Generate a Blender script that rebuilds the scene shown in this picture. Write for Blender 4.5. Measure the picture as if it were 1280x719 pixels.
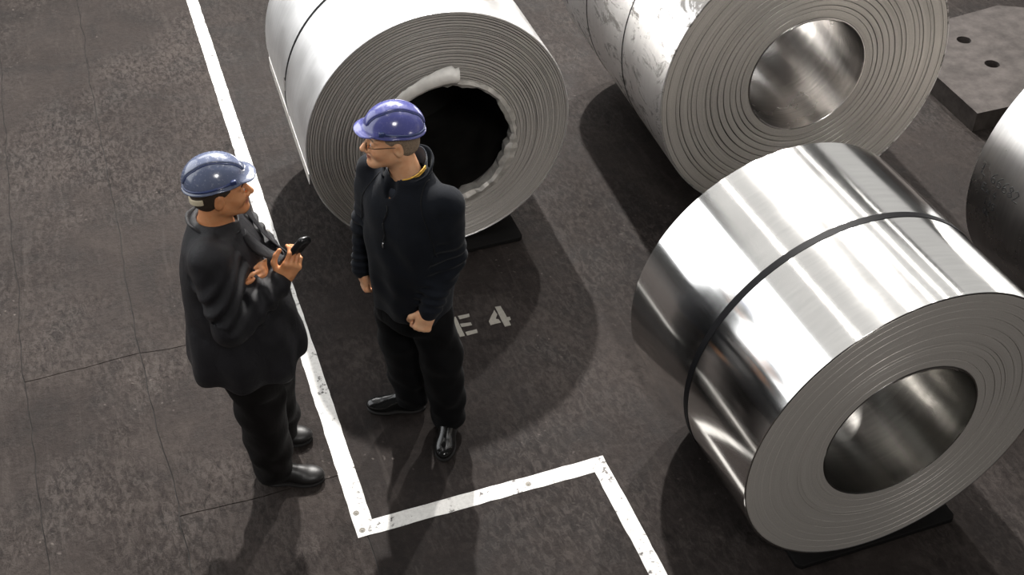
import bpy, bmesh, math, random
import numpy as np
from mathutils import Vector, Matrix
random.seed(4)
for o in list(bpy.data.objects):
    bpy.data.objects.remove(o, do_unlink=True)
scene = bpy.context.scene
COL = scene.collection
R_ = math.radians

# ------------------------------------------------------------------ camera
cam_d = bpy.data.cameras.new('camera')
cam_d.sensor_width = 36.0
cam_d.lens = 1500.0 * 36.0 / 1280.0
cam_d.clip_end = 200
cam = bpy.data.objects.new('camera', cam_d)
COL.objects.link(cam)
cam.location = (0, 0, 4.3)
YAW = R_(19.62)
cam.rotation_euler = (R_(90 - 40.86), 0, -YAW)
scene.camera = cam

# ------------------------------------------------------------------ world, lamps, exposure
scene.view_settings.view_transform = 'Standard'
scene.view_settings.look = 'None'
scene.view_settings.gamma = 1.0
scene.view_settings.use_curve_mapping = False
scene.view_settings.exposure = 0.0
world = bpy.data.worlds.new('hall_air')
scene.world = world
world.use_nodes = True
bg = world.node_tree.nodes['Background']
bg.inputs['Color'].default_value = (1.0, 0.98, 0.96, 1)
bg.inputs['Strength'].default_value = 0.06


def aim(o, target):
    d = Vector(target) - o.location
    o.rotation_euler = d.to_track_quat('-Z', 'Y').to_euler()


def lamp(name, kind, loc, target, energy, color=(1, 1, 1), **kw):
    d = bpy.data.lights.new(name, kind)
    d.energy = energy
    d.color = color
    for k, v in kw.items():
        setattr(d, k, v)
    o = bpy.data.objects.new(name, d)
    COL.objects.link(o)
    o.location = loc
    aim(o, target)
    return o


# two bright projector lamps deep in the hall, behind the coils
lamp('projector_lamp', 'SPOT', (4.0, 17.0, 13.0), (1.5, 3.2, 0), 27000, (1.0, 0.965, 0.92),
     spot_size=R_(50), spot_blend=1.0, shadow_soft_size=0.20)
lamp('projector_lamp', 'SPOT', (8.6, 15.0, 13.0), (1.6, 3.2, 0), 9500, (1.0, 0.965, 0.92),
     spot_size=R_(50), spot_blend=1.0, shadow_soft_size=0.20)
# glazing along the left wall of the hall
lamp('left_wall_glazing', 'AREA', (-9.5, 16.0, 8.0), (0.0, 16.0, 8.0), 2500, (0.965, 0.985, 1.0),
     shape='RECTANGLE', size=25.0, size_y=12.0)
# broad light added high at the back so the coil tops reflect white
lamp('added_end_light', 'AREA', (2.0, 22.0, 12.0), (2.0, 5.0, 0.5), 1700, (1.0, 0.985, 0.96),
     shape='RECTANGLE', size=17.0, size_y=6.0)
# unseen area light in place of a roof, added for pale grey reflections
lamp('added_roof_light', 'AREA', (7.0, 10.0, 14.0), (7.0, 10.0, 0), 1000, (1.0, 0.985, 0.96),
     shape='RECTANGLE', size=33.0, size_y=15.0)
# dim light added at the right to lift the front coil's dark reflections
lamp('added_right_light', 'AREA', (18.0, 11.0, 7.0), (0.0, 11.0, 7.0), 260, (1.0, 0.985, 0.96),
     shape='RECTANGLE', size=20.0, size_y=8.0)
# long rows of tube lamps under the roof, running along the bay
for x, e in ((-1.2, 110), (5.4, 200), (8.5, 120), (11.0, 100), (15.0, 100)):
    lamp('tube_lamp_row', 'AREA', (x, 9.0, 10.5), (x, 9.0, 0), e, (1.0, 0.98, 0.95),
         shape='RECTANGLE', size=0.25, size_y=14.0)
# lamp over the aisle, near the gallery the picture was taken from
lamp('aisle_lamp', 'AREA', (1.0, -4.5, 8.5), (2.0, 4.5, 0.4), 420, (1.0, 0.97, 0.93),
     shape='DISK', size=2.2)


# ------------------------------------------------------------------ material helpers
class N:
    def __init__(self, name):
        self.m = bpy.data.materials.new(name)
        self.m.use_nodes = True
        self.t = self.m.node_tree
        self.b = self.t.nodes['Principled BSDF']

    def node(self, kind, **kw):
        n = self.t.nodes.new(kind)
        for k, v in kw.items():
            setattr(n, k, v)
        return n

    def link(self, a, b):
        self.t.links.new(a, b)

    def coords(self, kind='Object', scale=None):
        c = self.node('ShaderNodeTexCoord').outputs[kind]
        if scale is not None:
            mp = self.node('ShaderNodeMapping')
            mp.inputs['Scale'].default_value = scale
            self.link(c, mp.inputs['Vector'])
            c = mp.outputs['Vector']
        return c

    def noise(self, vec, scale, detail=6, rough=0.6, dist=0.0):
        n = self.node('ShaderNodeTexNoise')
        n.inputs['Scale'].default_value = scale
        n.inputs['Detail'].default_value = detail
        n.inputs['Roughness'].default_value = rough
        n.inputs['Distortion'].default_value = dist
        if vec is not None:
            self.link(vec, n.inputs['Vector'])
        return n.outputs['Fac']

    def ramp(self, fac, stops, interp='LINEAR'):
        r = self.node('ShaderNodeValToRGB')
        cr = r.color_ramp
        cr.interpolation = interp
        while len(cr.elements) < len(stops):
            cr.elements.new(0.5)
        for e, (p, c) in zip(cr.elements, stops):
            e.position = p
            e.color = (c, c, c, 1) if not isinstance(c, tuple) else (*c, 1)
        self.link(fac, r.inputs['Fac'])
        return r.outputs['Color']

    def mix(self, fac, a, b, mode='MIX'):
        m = self.node('ShaderNodeMix', data_type='RGBA', blend_type=mode)
        for sock, v in ((m.inputs[0], fac), (m.inputs[6], a), (m.inputs[7], b)):
            if isinstance(v, (int, float)):
                sock.default_value = v
            elif isinstance(v, tuple):
                sock.default_value = (*v, 1)
            else:
                self.link(v, sock)
        return m.outputs[2]

    def math(self, op, a, b=0.0):
        m = self.node('ShaderNodeMath', operation=op)
        for i, v in enumerate((a, b)):
            if isinstance(v, (int, float)):
                m.inputs[i].default_value = v
            else:
                self.link(v, m.inputs[i])
        return m.outputs[0]

    def bump(self, h, strength=0.3, dist=0.01):
        b = self.node('ShaderNodeBump')
        b.inputs['Strength'].default_value = strength
        b.inputs['Distance'].default_value = dist
        self.link(h, b.inputs['Height'])
        self.link(b.outputs['Normal'], self.b.inputs['Normal'])

    def set(self, **kw):
        for k, v in kw.items():
            s = self.b.inputs[k.replace('_', ' ')]
            if isinstance(v, tuple):
                s.default_value = (*v, 1) if len(v) == 3 and s.type == 'RGBA' else v
            elif isinstance(v, (int, float)):
                s.default_value = v
            else:
                self.link(v, s)
        return self


def simple(name, col, rough=0.6, metal=0.0, var=0.12, scale=30, bump=0.0, **kw):
    n = N(name)
    v = n.noise(n.coords(), scale, 4)
    lo = tuple(c * (1 - var) for c in col)
    hi = tuple(min(1, c * (1 + var)) for c in col)
    n.set(Base_Color=n.ramp(v, [(0.3, lo), (0.7, hi)]), Roughness=rough, Metallic=metal, **kw)
    if bump:
        n.bump(v, bump, 0.004)
    return n.m


def floor_material(name, dark, light, dust, relief, pitted):
    n = N(name)
    c = n.coords('Object')
    big = n.noise(c, 0.8, 6, 0.62, 0.5)
    mid = n.noise(c, 3.2, 8, 0.66, 0.4)
    fine = n.noise(c, 30.0, 8, 0.70)
    grit = n.noise(c, 190.0, 3, 0.6)
    base = n.mix(n.ramp(big, [(0.34, 0.0), (0.64, 1.0)]), dark, light)
    base = n.mix(n.ramp(mid, [(0.36, 0.6), (0.50, 0.0)]), base, tuple(x * 0.55 for x in dark))
    base = n.mix(n.ramp(mid, [(0.54, 0.0), (0.72, 0.35)]), base, dust)
    base = n.mix(n.ramp(grit, [(0.30, 0.30), (0.5, 0.0)]), base, tuple(x * 0.5 for x in dark))
    base = n.mix(n.ramp(fine, [(0.36, 0.22), (0.50, 0.0)]), base, tuple(x * 0.5 for x in dark))
    base = n.mix(n.ramp(fine, [(0.54, 0.0), (0.70, 0.18)]), base, dust)
    # worn, pitted patches: pale bruised rims round dark pits, dragged a little aslant
    mp = n.node('ShaderNodeMapping')
    mp.inputs['Rotation'].default_value = (0, 0, 0.7)
    mp.inputs['Scale'].default_value = (1.7, 0.8, 1)
    n.link(c, mp.inputs['Vector'])
    pit = n.noise(mp.outputs['Vector'], 21, 10, 0.76, 0.6)
    worn = n.ramp(n.noise(c, 1.0, 5, 0.6), [(0.42, 0.10 * pitted), (0.60, pitted)])
    base = n.mix(n.mix(1.0, n.ramp(pit, [(0.49, 0.0), (0.57, 0.6), (0.66, 0.3)]), worn, 'MULTIPLY'), base, dust)
    base = n.mix(n.mix(1.0, n.ramp(pit, [(0.37, 0.95), (0.45, 0.0)]), worn, 'MULTIPLY'), base, tuple(x * 0.25 for x in dark))
    # scuffs dragged along the aisle
    sc = n.noise(n.coords('Object', (8.0, 0.8, 1)), 2.2, 7, 0.7, 0.5)
    base = n.mix(n.ramp(sc, [(0.55, 0.0), (0.72, 0.30)]), base, dust)
    # pale chips and spatter in a few places
    vo = n.node('ShaderNodeTexVoronoi')
    vo.inputs['Scale'].default_value = 22
    wn = n.node('ShaderNodeTexNoise')
    wn.inputs['Scale'].default_value = 9
    n.link(c, wn.inputs['Vector'])
    n.link(n.mix(0.08, c, wn.outputs['Color']), vo.inputs['Vector'])
    chip = n.ramp(vo.outputs['Distance'], [(0.06, 1.0), (0.17, 0.0)])
    mask = n.ramp(n.noise(c, 1.5, 4, 0.6), [(0.55, 0.0), (0.64, 0.75)])
    base = n.mix(n.mix(1.0, chip, mask, 'MULTIPLY'), base, tuple(min(1, x * 1.6) for x in dust))
    n.set(Base_Color=base, Roughness=n.ramp(mid, [(0.3, 0.5), (0.7, 0.85)]), Specular_IOR_Level=0.10)
    h = n.mix(0.4, fine, pit)
    h = n.mix(0.12, h, grit)
    n.bump(h, relief, 0.02)
    return n.m


def sheet_material(name, base, rough, stains=0.0, aniso=0.5, streak=0.25, metal=1.0, wave=0.05):
    """rolled sheet metal on the side of a coil (axis along object Y)"""
    n = N(name)
    c = n.coords('Object')
    around = n.noise(n.coords('Object', (2.0, 26.0, 2.0)), 2.0, 5, 0.6)      # bands that run round the coil
    cloud = n.noise(c, 2.2, 5, 0.6)
    col = n.mix(n.ramp(around, [(0.35, 0.0), (0.65, 1.0)]), tuple(b * (1 - streak) for b in base), base)
    r = n.ramp(cloud, [(0.3, rough * 0.75), (0.7, rough * 1.3)])
    if stains:
        s = n.noise(n.coords('Object', (1.2, 0.7, 1.2)), 5.0, 9, 0.75, 1.2)
        f = n.ramp(s, [(0.52, 0.0), (0.60, stains)])
        col = n.mix(f, col, (0.13, 0.12, 0.11))
        r = n.mix(f, r, (0.7, 0.7, 0.7))
    n.set(Base_Color=col, Metallic=metal, Roughness=r, Anisotropic=aniso, Anisotropic_Rotation=0.25)
    tg = n.node('ShaderNodeTangent', direction_type='RADIAL', axis='Y')
    n.link(tg.outputs[0], n.b.inputs['Tangent'])
    n.bump(n.noise(n.coords('Object', (1.0, 0.35, 1.0)), 3.0, 3), wave, 0.02)
    return n.m


def edge_material(name, dark, light, rings, rough=0.42, metal=0.75):
    """the cut edges of the wound sheet: fine rings about the object's Y axis"""
    n = N(name)
    s = n.node('ShaderNodeSeparateXYZ')
    n.link(n.coords('Object'), s.inputs[0])
    rad = n.math('SQRT', n.math('ADD', n.math('MULTIPLY', s.outputs[0], s.outputs[0]),
                                n.math('MULTIPLY', s.outputs[2], s.outputs[2])))
    w = n.node('ShaderNodeTexNoise', noise_dimensions='1D')
    w.inputs['Scale'].default_value = rings
    w.inputs['Detail'].default_value = 8
    w.inputs['Roughness'].default_value = 0.8
    n.link(rad, w.inputs['W'])
    w2 = n.node('ShaderNodeTexNoise', noise_dimensions='1D')
    w2.inputs['Scale'].default_value = rings * 0.16
    w2.inputs['Detail'].default_value = 2
    n.link(rad, w2.inputs['W'])
    v = n.mix(0.2, w.outputs['Fac'], w2.outputs['Fac'])
    col = n.ramp(v, [(0.33, dark), (0.62, light)])
    grain = n.noise(n.coords(), 220, 2)
    col = n.mix(n.ramp(grain, [(0.35, 0.3), (0.55, 0.0)]), col, tuple(d * 0.7 for d in dark))
    n.set(Base_Color=col, Metallic=metal, Roughness=rough, Anisotropic=0.6, Anisotropic_Rotation=0.25)
    tg = n.node('ShaderNodeTangent', direction_type='RADIAL', axis='Y')
    n.link(tg.outputs[0], n.b.inputs['Tangent'])
    n.bump(v, 0.25, 0.004)
    return n.m


M = {}
M['floor_left'] = floor_material('worn_concrete', (0.0210, 0.0163, 0.0148), (0.0355, 0.0288, 0.0262), (0.078, 0.0665, 0.0603), 0.85, 0.9)
M['floor_right'] = floor_material('oily_concrete', (0.0125, 0.0097, 0.0090), (0.0245, 0.0198, 0.0181), (0.066, 0.0567, 0.0517), 0.55, 0.6)
M['floor_base'] = simple('dark_screed', (0.02, 0.018, 0.017), 0.9)


def paint_material(name, col, wear):
    n = N(name)
    c = n.coords('Object')
    w = n.noise(c, 26, 8, 0.72)
    g = n.noise(c, 5, 4)
    f = n.ramp(n.mix(0.35, w, g), [(wear, 1.0), (wear + 0.05, 0.0)])
    soil = n.mix(n.ramp(n.noise(c, 60, 5, 0.7), [(0.35, 0.35), (0.6, 0.0)]), col, tuple(x * 0.55 for x in col))
    n.set(Base_Color=n.mix(f, soil, (0.06, 0.053, 0.05)), Roughness=0.6)
    n.bump(w, 0.25, 0.004)
    return n.m


M['paint'] = paint_material('white_line_paint', (0.62, 0.61, 0.59), 0.395)
M['stencil'] = paint_material('stencil_paint', (0.24, 0.225, 0.195), 0.36)
M['rubber'] = simple('black_rubber', (0.007, 0.0065, 0.0065), 0.8, bump=0.3, Specular_IOR_Level=0.1)
M['strap'] = simple('black_steel_strap', (0.007, 0.007, 0.008), 0.5, 0.0, Specular_IOR_Level=0.08)
M['buckle'] = simple('bright_steel', (0.75, 0.74, 0.72), 0.35, 1.0)
M['plate'] = simple('oily_steel_plate', (0.060, 0.053, 0.050), 0.75, 0.0, 0.35, 9, 0.3, Specular_IOR_Level=0.12)
M['hole'] = simple('dark_hole', (0.01, 0.01, 0.01), 0.9)
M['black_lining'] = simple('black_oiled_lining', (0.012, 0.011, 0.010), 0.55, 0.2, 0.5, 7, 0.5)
M['torn'] = simple('pale_torn_wrap', (0.46, 0.44, 0.41), 0.5, 0.35, 0.3, 14, 0.4)
M['torn_pale'] = simple('pale_folded_wrap', (0.74, 0.72, 0.68), 0.45, 0.1, 0.12, 14, 0.3)
M['side_a'] = sheet_material('galvanised_sheet', (0.80, 0.79, 0.78), 0.40, 0.0, 0.3, 0.10, 0.85)
M['side_b'] = sheet_material('stained_sheet', (0.80, 0.79, 0.78), 0.36, 0.85, 0.3, 0.10, 0.9)
M['side_c'] = sheet_material('polished_sheet', (0.86, 0.85, 0.83), 0.12, 0.0, 0.65, 0.06, 1.0, 0.008)
M['side_d'] = sheet_material('dull_sheet', (0.74, 0.73, 0.72), 0.30, 0.0, 0.4, 0.12)
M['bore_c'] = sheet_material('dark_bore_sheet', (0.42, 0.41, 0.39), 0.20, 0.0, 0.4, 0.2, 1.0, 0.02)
M['bore'] = sheet_material('bore_sheet', (0.72, 0.70, 0.68), 0.24, 0.0, 0.4, 0.2)
M['edge_a'] = edge_material('dark_sheet_edges', (0.36, 0.34, 0.32), (0.54, 0.515, 0.485), 95, 0.5, 0.35)
M['edge_b'] = edge_material('pale_sheet_edges', (0.40, 0.378, 0.352), (0.58, 0.555, 0.52), 60, 0.40, 0.55)
M['edge_c'] = edge_material('fine_sheet_edges', (0.47, 0.440, 0.410), (0.60, 0.567, 0.53), 190, 0.45, 0.4)
M['ink'] = simple('black_marker', (0.015, 0.015, 0.016), 0.6)


# ------------------------------------------------------------------ object helpers
def link_mesh(name, verts, faces, mat, parent=None, smooth=True, loc=None):
    me = bpy.data.meshes.new(name)
    me.from_pydata([tuple(v) for v in verts], [], [tuple(f) for f in faces])
    me.materials.append(mat)
    if smooth:
        me.polygons.foreach_set('use_smooth', [True] * len(me.polygons))
    me.update()
    o = bpy.data.objects.new(name, me)
    COL.objects.link(o)
    if parent:
        o.parent = parent
    if loc:
        o.location = loc
    return o


def sharp(o, deg=35):
    o.data.set_sharp_from_angle(angle=R_(deg))
    return o


def empty(name, loc=(0, 0, 0), rz=0.0):
    o = bpy.data.objects.new(name, None)
    o.empty_display_size = 0.2
    COL.objects.link(o)
    o.location = loc
    o.rotation_euler = (0, 0, rz)
    return o


def tag(o, label=None, cat=None, group=None, kind=None):
    for k, v in (('label', label), ('category', cat), ('group', group), ('kind', kind)):
        if v:
            o[k] = v
    return o


def lathe_y(profile, seg=128, centre=(0, 0), closed=True, a0=0.0, a1=2 * math.pi):
    """turn a profile of (radius, y) about the Y axis"""
    full = abs(a1 - a0 - 2 * math.pi) < 1e-6
    n = seg if full else seg + 1
    vs, fs = [], []
    m = len(profile)
    for i in range(n):
        a = a0 + (a1 - a0) * i / seg
        s, c = math.sin(a), math.cos(a)
        for r, y in profile:
            vs.append((centre[0] + r * s, y, centre[1] + r * c))
    for i in range(seg):
        j = (i + 1) % n
        for k in range(m if closed else m - 1):
            k2 = (k + 1) % m
            fs.append((i * m + k, j * m + k, j * m + k2, i * m + k2))
    return vs, fs


def prism(poly, z0, z1):
    n = len(poly)
    vs = [(x, y, z0) for x, y in poly] + [(x, y, z1) for x, y in poly]
    fs = [tuple(range(n - 1, -1, -1)), tuple(range(n, 2 * n))]
    fs += [(i, (i + 1) % n, n + (i + 1) % n, n + i) for i in range(n)]
    return vs, fs


def bevel(o, w, seg=2):
    b = o.modifiers.new('bevel', 'BEVEL')
    b.width = w
    b.segments = seg
    b.limit_method = 'ANGLE'
    return o


# ------------------------------------------------------------------ floor of concrete slabs
floor = link_mesh('floor', *prism([(-9, -3), (14, -3), (14, 24), (-9, 24)], -0.25, -0.006), M['floor_base'], smooth=False)
tag(floor, 'dark brown-grey concrete factory floor', kind='structure')
rs = random.Random(11)


def wob(x0, y0, x1, y1, step=0.07, amp=0.007):
    n = max(2, int(math.hypot(x1 - x0, y1 - y0) / step))
    d = 0.0
    pts = []
    L = math.hypot(x1 - x0, y1 - y0)
    nx, ny = -(y1 - y0) / L, (x1 - x0) / L
    for i in range(n + 1):
        t = i / n
        d = 0.75 * d + rs.uniform(-amp, amp)
        k = d if 0 < i < n else 0
        pts.append((x0 + (x1 - x0) * t + nx * k, y0 + (y1 - y0) * t + ny * k))
    return pts


def shift(pts, dx, dy):
    return [(x + dx, y + dy) for x, y in pts]


GAP = 0.0024
crackA = wob(-0.98, 24, -0.88, 4.82) + wob(-0.88, 4.82, -0.64, -3)[1:]
iA = min(range(len(crackA)), key=lambda i: abs(crackA[i][1] - 4.82))
crackB = wob(-0.36, 24, -0.31, 4.84) + wob(-0.31, 4.84, -0.265, 3.705)[1:] + wob(-0.265, 3.705, -0.16, -3)[1:]
iB = min(range(len(crackB)), key=lambda i: abs(crackB[i][1] - 4.84))
iB2 = min(range(len(crackB)), key=lambda i: abs(crackB[i][1] - 3.705))
crackC = wob(0.5035, 24, 0.5035, 4.80, amp=0.002) + wob(0.5035, 4.80, 0.5035, 3.70, amp=0.002)[1:] + wob(0.5035, 3.70, 0.5035, -3, amp=0.002)[1:]
iC = min(range(len(crackC)), key=lambda i: abs(crackC[i][1] - 4.80))
iC2 = min(range(len(crackC)), key=lambda i: abs(crackC[i][1] - 3.70))
crossAB = wob(crackA[iA][0], crackA[iA][1], crackB[iB][0], crackB[iB][1])
crossBC = wob(crackB[iB][0], crackB[iB][1], crackC[iC][0], crackC[iC][1])
crossBC2 = wob(crackB[iB2][0], crackB[iB2][1], crackC[iC2][0], crackC[iC2][1])
g = GAP
slabs = [
    (shift(crackA, -g, 0) + [(-9, -3), (-9, 24)], 'floor_left'),
    (shift(crackA[:iA], g, 0) + shift(crackA[iA:iA + 1], g, g) + shift(crossAB, 0, g)[1:-1] + shift(crackB[iB:iB + 1], -g, g) + shift(crackB[:iB], -g, 0)[::-1], 'floor_left'),
    (shift(crackA[iA:iA + 1], g, -g) + shift(crackA[iA + 1:], g, 0) + shift(crackB[iB + 1:], -g, 0)[::-1] + shift(crackB[iB:iB + 1], -g, -g) + shift(crossAB, 0, -g)[1:-1][::-1], 'floor_left'),
    (shift(crackB[:iB], g, 0) + shift(crackB[iB:iB + 1], g, g) + shift(crossBC, 0, g)[1:-1] + shift(crackC[iC:iC + 1], -g, g) + shift(crackC[:iC], -g, 0)[::-1], 'floor_left'),
    (shift(crackB[iB:iB + 1], g, -g) + shift(crossBC, 0, -g)[1:-1] + shift(crackC[iC:iC + 1], -g, -g) + shift(crackC[iC + 1:iC2], -g, 0) + shift(crackC[iC2:iC2 + 1], -g, g)
     + shift(crossBC2, 0, g)[1:-1][::-1] + shift(crackB[iB2:iB2 + 1], g, g) + shift(crackB[iB + 1:iB2], g, 0)[::-1], 'floor_left'),
    (shift(crackB[iB2:iB2 + 1], g, -g) + shift(crackB[iB2 + 1:], g, 0) + shift(crackC[iC2 + 1:], -g, 0)[::-1] + shift(crackC[iC2:iC2 + 1], -g, -g) + shift(crossBC2, 0, -g)[1:-1][::-1], 'floor_left'),
    (shift(crackC, g, 0) + [(14, -3), (14, 24)], 'floor_right'),
]
for poly, m in slabs:
    ar = sum(a[0] * b[1] - b[0] * a[1] for a, b in zip(poly, poly[1:] + poly[:1]))
    if ar < 0:
        poly = poly[::-1]
    link_mesh('floor_slab', *prism(poly, -0.006, 0.0), M[m], floor, smooth=False)

# ------------------------------------------------------------------ white marking line with its studs
Z = 0.0016
line_poly = [(0.462, 3.317), (1.591, 3.317), (1.591, 0.6), (1.665, 0.6), (1.665, 3.397), (0.545, 3.397), (0.545, 16.0), (0.462, 16.0)]


def rough_edge(poly, step=0.05, amp=0.0022):
    out = []
    for (x0, y0), (x1, y1) in zip(poly, poly[1:] + poly[:1]):
        n = max(1, int(math.hypot(x1 - x0, y1 - y0) / step))
        for i in range(n):
            t = i / n
            k = rs.uniform(-amp, amp) if i else 0
            d = math.hypot(x1 - x0, y1 - y0)
            out.append((x0 + (x1 - x0) * t - (y1 - y0) / d * k, y0 + (y1 - y0) * t + (x1 - x0) / d * k))
    return out


line = link_mesh('painted_floor_line', *prism(rough_edge(line_poly), 0.0002, Z), M['paint'], smooth=False)
tag(line, 'white angled safety line painted across the concrete floor beside the two men', 'floor marking')
for x, y in ((1.275, 3.353), (0.490, 3.353), (0.487, 3.455), (0.505, 5.62)):
    link_mesh('stud', *[a for a in (lambda v: ([(p[0] + x, p[2] + y, p[1]) for p in v[0]], v[1]))(
        lathe_y([(0.0, 0.0045), (0.006, 0.0045), (0.0075, 0.0022), (0.0105, 0.0022), (0.012, 0.0045), (0.0145, 0.0012)], 20, closed=False))],
        M['stencil'], line)

# stencilled characters E 4
ORG = empty('stencil_marking', (0, 0, 0))
tag(ORG, 'pale stencilled E 4 on the dark floor beside the standing man', 'floor marking')


def stroke(poly, parent, name):
    ar = sum(a[0] * b[1] - b[0] * a[1] for a, b in zip(poly, poly[1:] + poly[:1]))
    if ar < 0:
        poly = poly[::-1]
    return link_mesh(name, *prism(rough_edge(poly, 0.02, 0.001), 0.0002, 0.0016), M['stencil'], parent, smooth=False)


for strokes in (
    [[(1.28, 4.556), (1.306, 4.558), (1.307, 4.4), (1.28, 4.401)], [(1.319, 4.559), (1.381, 4.558), (1.377, 4.533), (1.32, 4.531)],
     [(1.311, 4.497), (1.368, 4.489), (1.368, 4.466), (1.311, 4.47)], [(1.318, 4.427), (1.381, 4.428), (1.378, 4.4), (1.319, 4.398)]],
    [[(1.529, 4.562), (1.56, 4.559), (1.562, 4.462), (1.578, 4.462), (1.576, 4.437), (1.563, 4.435), (1.562, 4.397), (1.528, 4.396)],
     [(1.461, 4.464), (1.518, 4.541), (1.521, 4.501), (1.502, 4.471), (1.515, 4.462), (1.519, 4.434), (1.46, 4.433)]]):
    for poly in strokes:
        stroke(poly, ORG, 'stencil_stroke')

# ------------------------------------------------------------------ steel coils
def ring_profile(r0, r1, y0, y1, b=0.0016):
    return [(r0, y0 + b), (r0 + b, y0), (r1 - b, y0), (r1, y0 + b), (r1, y1 - b), (r1 - b, y1), (r0 + b, y1), (r0, y1 - b)]


def steel_coil(label, x, y, R, yaw, length, hole, hole_off, rings, side, edge, bore, pad, seed, jut, gap, name='steel_coil'):
    """coil lying on its side, axis along local Y, front face at local y = 0, its bottom on the pad"""
    c = empty(name, (x, y, pad + R), yaw)
    tag(c, label, 'steel coil', 'steel coils lying on the floor')
    rr = random.Random(seed)
    ow = link_mesh('outer_wrap', *lathe_y(ring_profile(R - 0.009, R, 0.0, length, 0.002), 256), side, c)
    sharp(ow, 30)
    rb = hole
    bw = link_mesh('bore_wrap', *lathe_y(ring_profile(rb, rb + 0.007, -0.001, length, 0.0015), 128, hole_off), bore, c)
    sharp(bw, 30)
    # the wound layers
    ws = [rr.uniform(0.55, 1.5) for _ in range(rings)]
    tot = sum(ws)
    r = R - 0.009
    span = (R - 0.009) - (rb + 0.007)
    for k in range(rings):
        w = span * ws[k] / tot
        t = ((R - r) + w / 2) / (R - rb)
        gp = gap * rr.uniform(0.5, 1.4)
        cx, cz = hole_off[0] * t, hole_off[1] * t
        off = rr.uniform(0, jut)
        pr = ring_profile(r - w + gp / 2, r - gp / 2, off, length - off, 0.0012)
        sharp(link_mesh('wound_layer', *lathe_y(pr, 128, (cx, cz)), edge, c), 30)
        r -= w
    # core that closes the view through the gaps between layers
    link_mesh('layer_core', *lathe_y(ring_profile(rb + 0.02 + abs(hole_off[1]), R - 0.02, 0.02, length - 0.02), 96), M['strap'], c)
    return c


def strap_band(c, R, y, w, mat, t=0.0022, name='strap', a0=0.0, a1=2 * math.pi):
    o = link_mesh(name, *lathe_y([(R + 0.0003, y - w / 2), (R + t, y - w / 2), (R + t, y + w / 2), (R + 0.0003, y + w / 2)], 160 if a1 - a0 > 3 else 24, a0=a0, a1=a1), mat, c)
    return sharp(o, 30)


PAD = 0.03
# coil behind the standing man
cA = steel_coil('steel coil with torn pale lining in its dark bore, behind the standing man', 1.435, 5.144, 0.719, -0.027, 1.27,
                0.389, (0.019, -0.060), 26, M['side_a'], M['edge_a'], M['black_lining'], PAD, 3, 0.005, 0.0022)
st = strap_band(cA, 0.719, 0.60, 0.020, M['strap'])
strap_band(cA, 0.719, 0.60, 0.032, M['buckle'], 0.006, 'buckle', R_(-84), R_(-79)).parent = cA
v, f_ = lathe_y([(0.0, 0.86), (0.386, 0.86), (0.386, 0.90), (0.0, 0.90)], 64, (0.019, -0.060), closed=False)  # dark disc added in the bore to hide the lit floor behind
link_mesh('added_bore_disc', v, f_, M['black_lining'], cA, smooth=False)
# loose end of the sheet along the left flank
tl = []
for a, rad in ((-97, 0.7195), (-99.5, 0.7235), (-102, 0.733), (-102, 0.736), (-99.5, 0.7265), (-97, 0.7222)):
    tl.append((rad * math.sin(R_(a)), rad * math.cos(R_(a))))
vs = [(x, yy, z) for yy in (0.004, 1.266) for x, z in tl]
n6 = len(tl)
fs = [(i, (i + 1) % n6, n6 + (i + 1) % n6, n6 + i) for i in range(n6)] + [tuple(range(n6))[::-1], tuple(range(n6, 2 * n6))]
link_mesh('sheet_tail', vs, fs, M['buckle'], cA, smooth=False)

# big coil at the top
cB = steel_coil('largest steel coil, stained side and open bore, cut off by the upper edge', 3.419, 4.814, 0.853, -0.053, 1.75,
                0.337, (0.0, 0.025), 14, M['side_b'], M['edge_b'], M['bore'], PAD, 8, 0.003, 0.0042)
strap_band(cB, 0.853, 0.58, 0.009, M['strap'])
strap_band(cB, 0.853, 1.18, 0.009, M['strap'])

# front coil
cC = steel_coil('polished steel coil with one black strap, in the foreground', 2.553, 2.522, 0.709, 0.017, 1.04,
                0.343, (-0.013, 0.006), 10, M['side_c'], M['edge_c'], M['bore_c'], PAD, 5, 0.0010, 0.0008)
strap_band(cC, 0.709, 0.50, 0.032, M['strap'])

# coil at the right edge
cD = steel_coil('steel coil with handwritten numbers on its side, cut off by the right edge', 4.571, 2.757, 0.80, 0.0, 1.05,
                0.34, (0.0, 0.0), 12, M['side_d'], M['edge_c'], M['bore'], PAD, 6, 0.003, 0.003)

# inner ends of the sheet, standing off the bore
for c, rb, off, ang, L in ((cB, 0.337, (0.0, 0.025), -28, 1.7), (cC, 0.343, (-0.013, 0.006), -20, 1.0)):
    pr = lathe_y([(rb - 0.008, 0.001), (rb - 0.0005, 0.001), (rb - 0.0005, L), (rb - 0.008, L)], 40, off, a0=R_(ang), a1=R_(ang + 55))
    link_mesh('inner_sheet_end', pr[0], pr[1] + [(0, 1, 2, 3), (160, 163, 162, 161)], M['bore'], c)

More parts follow.
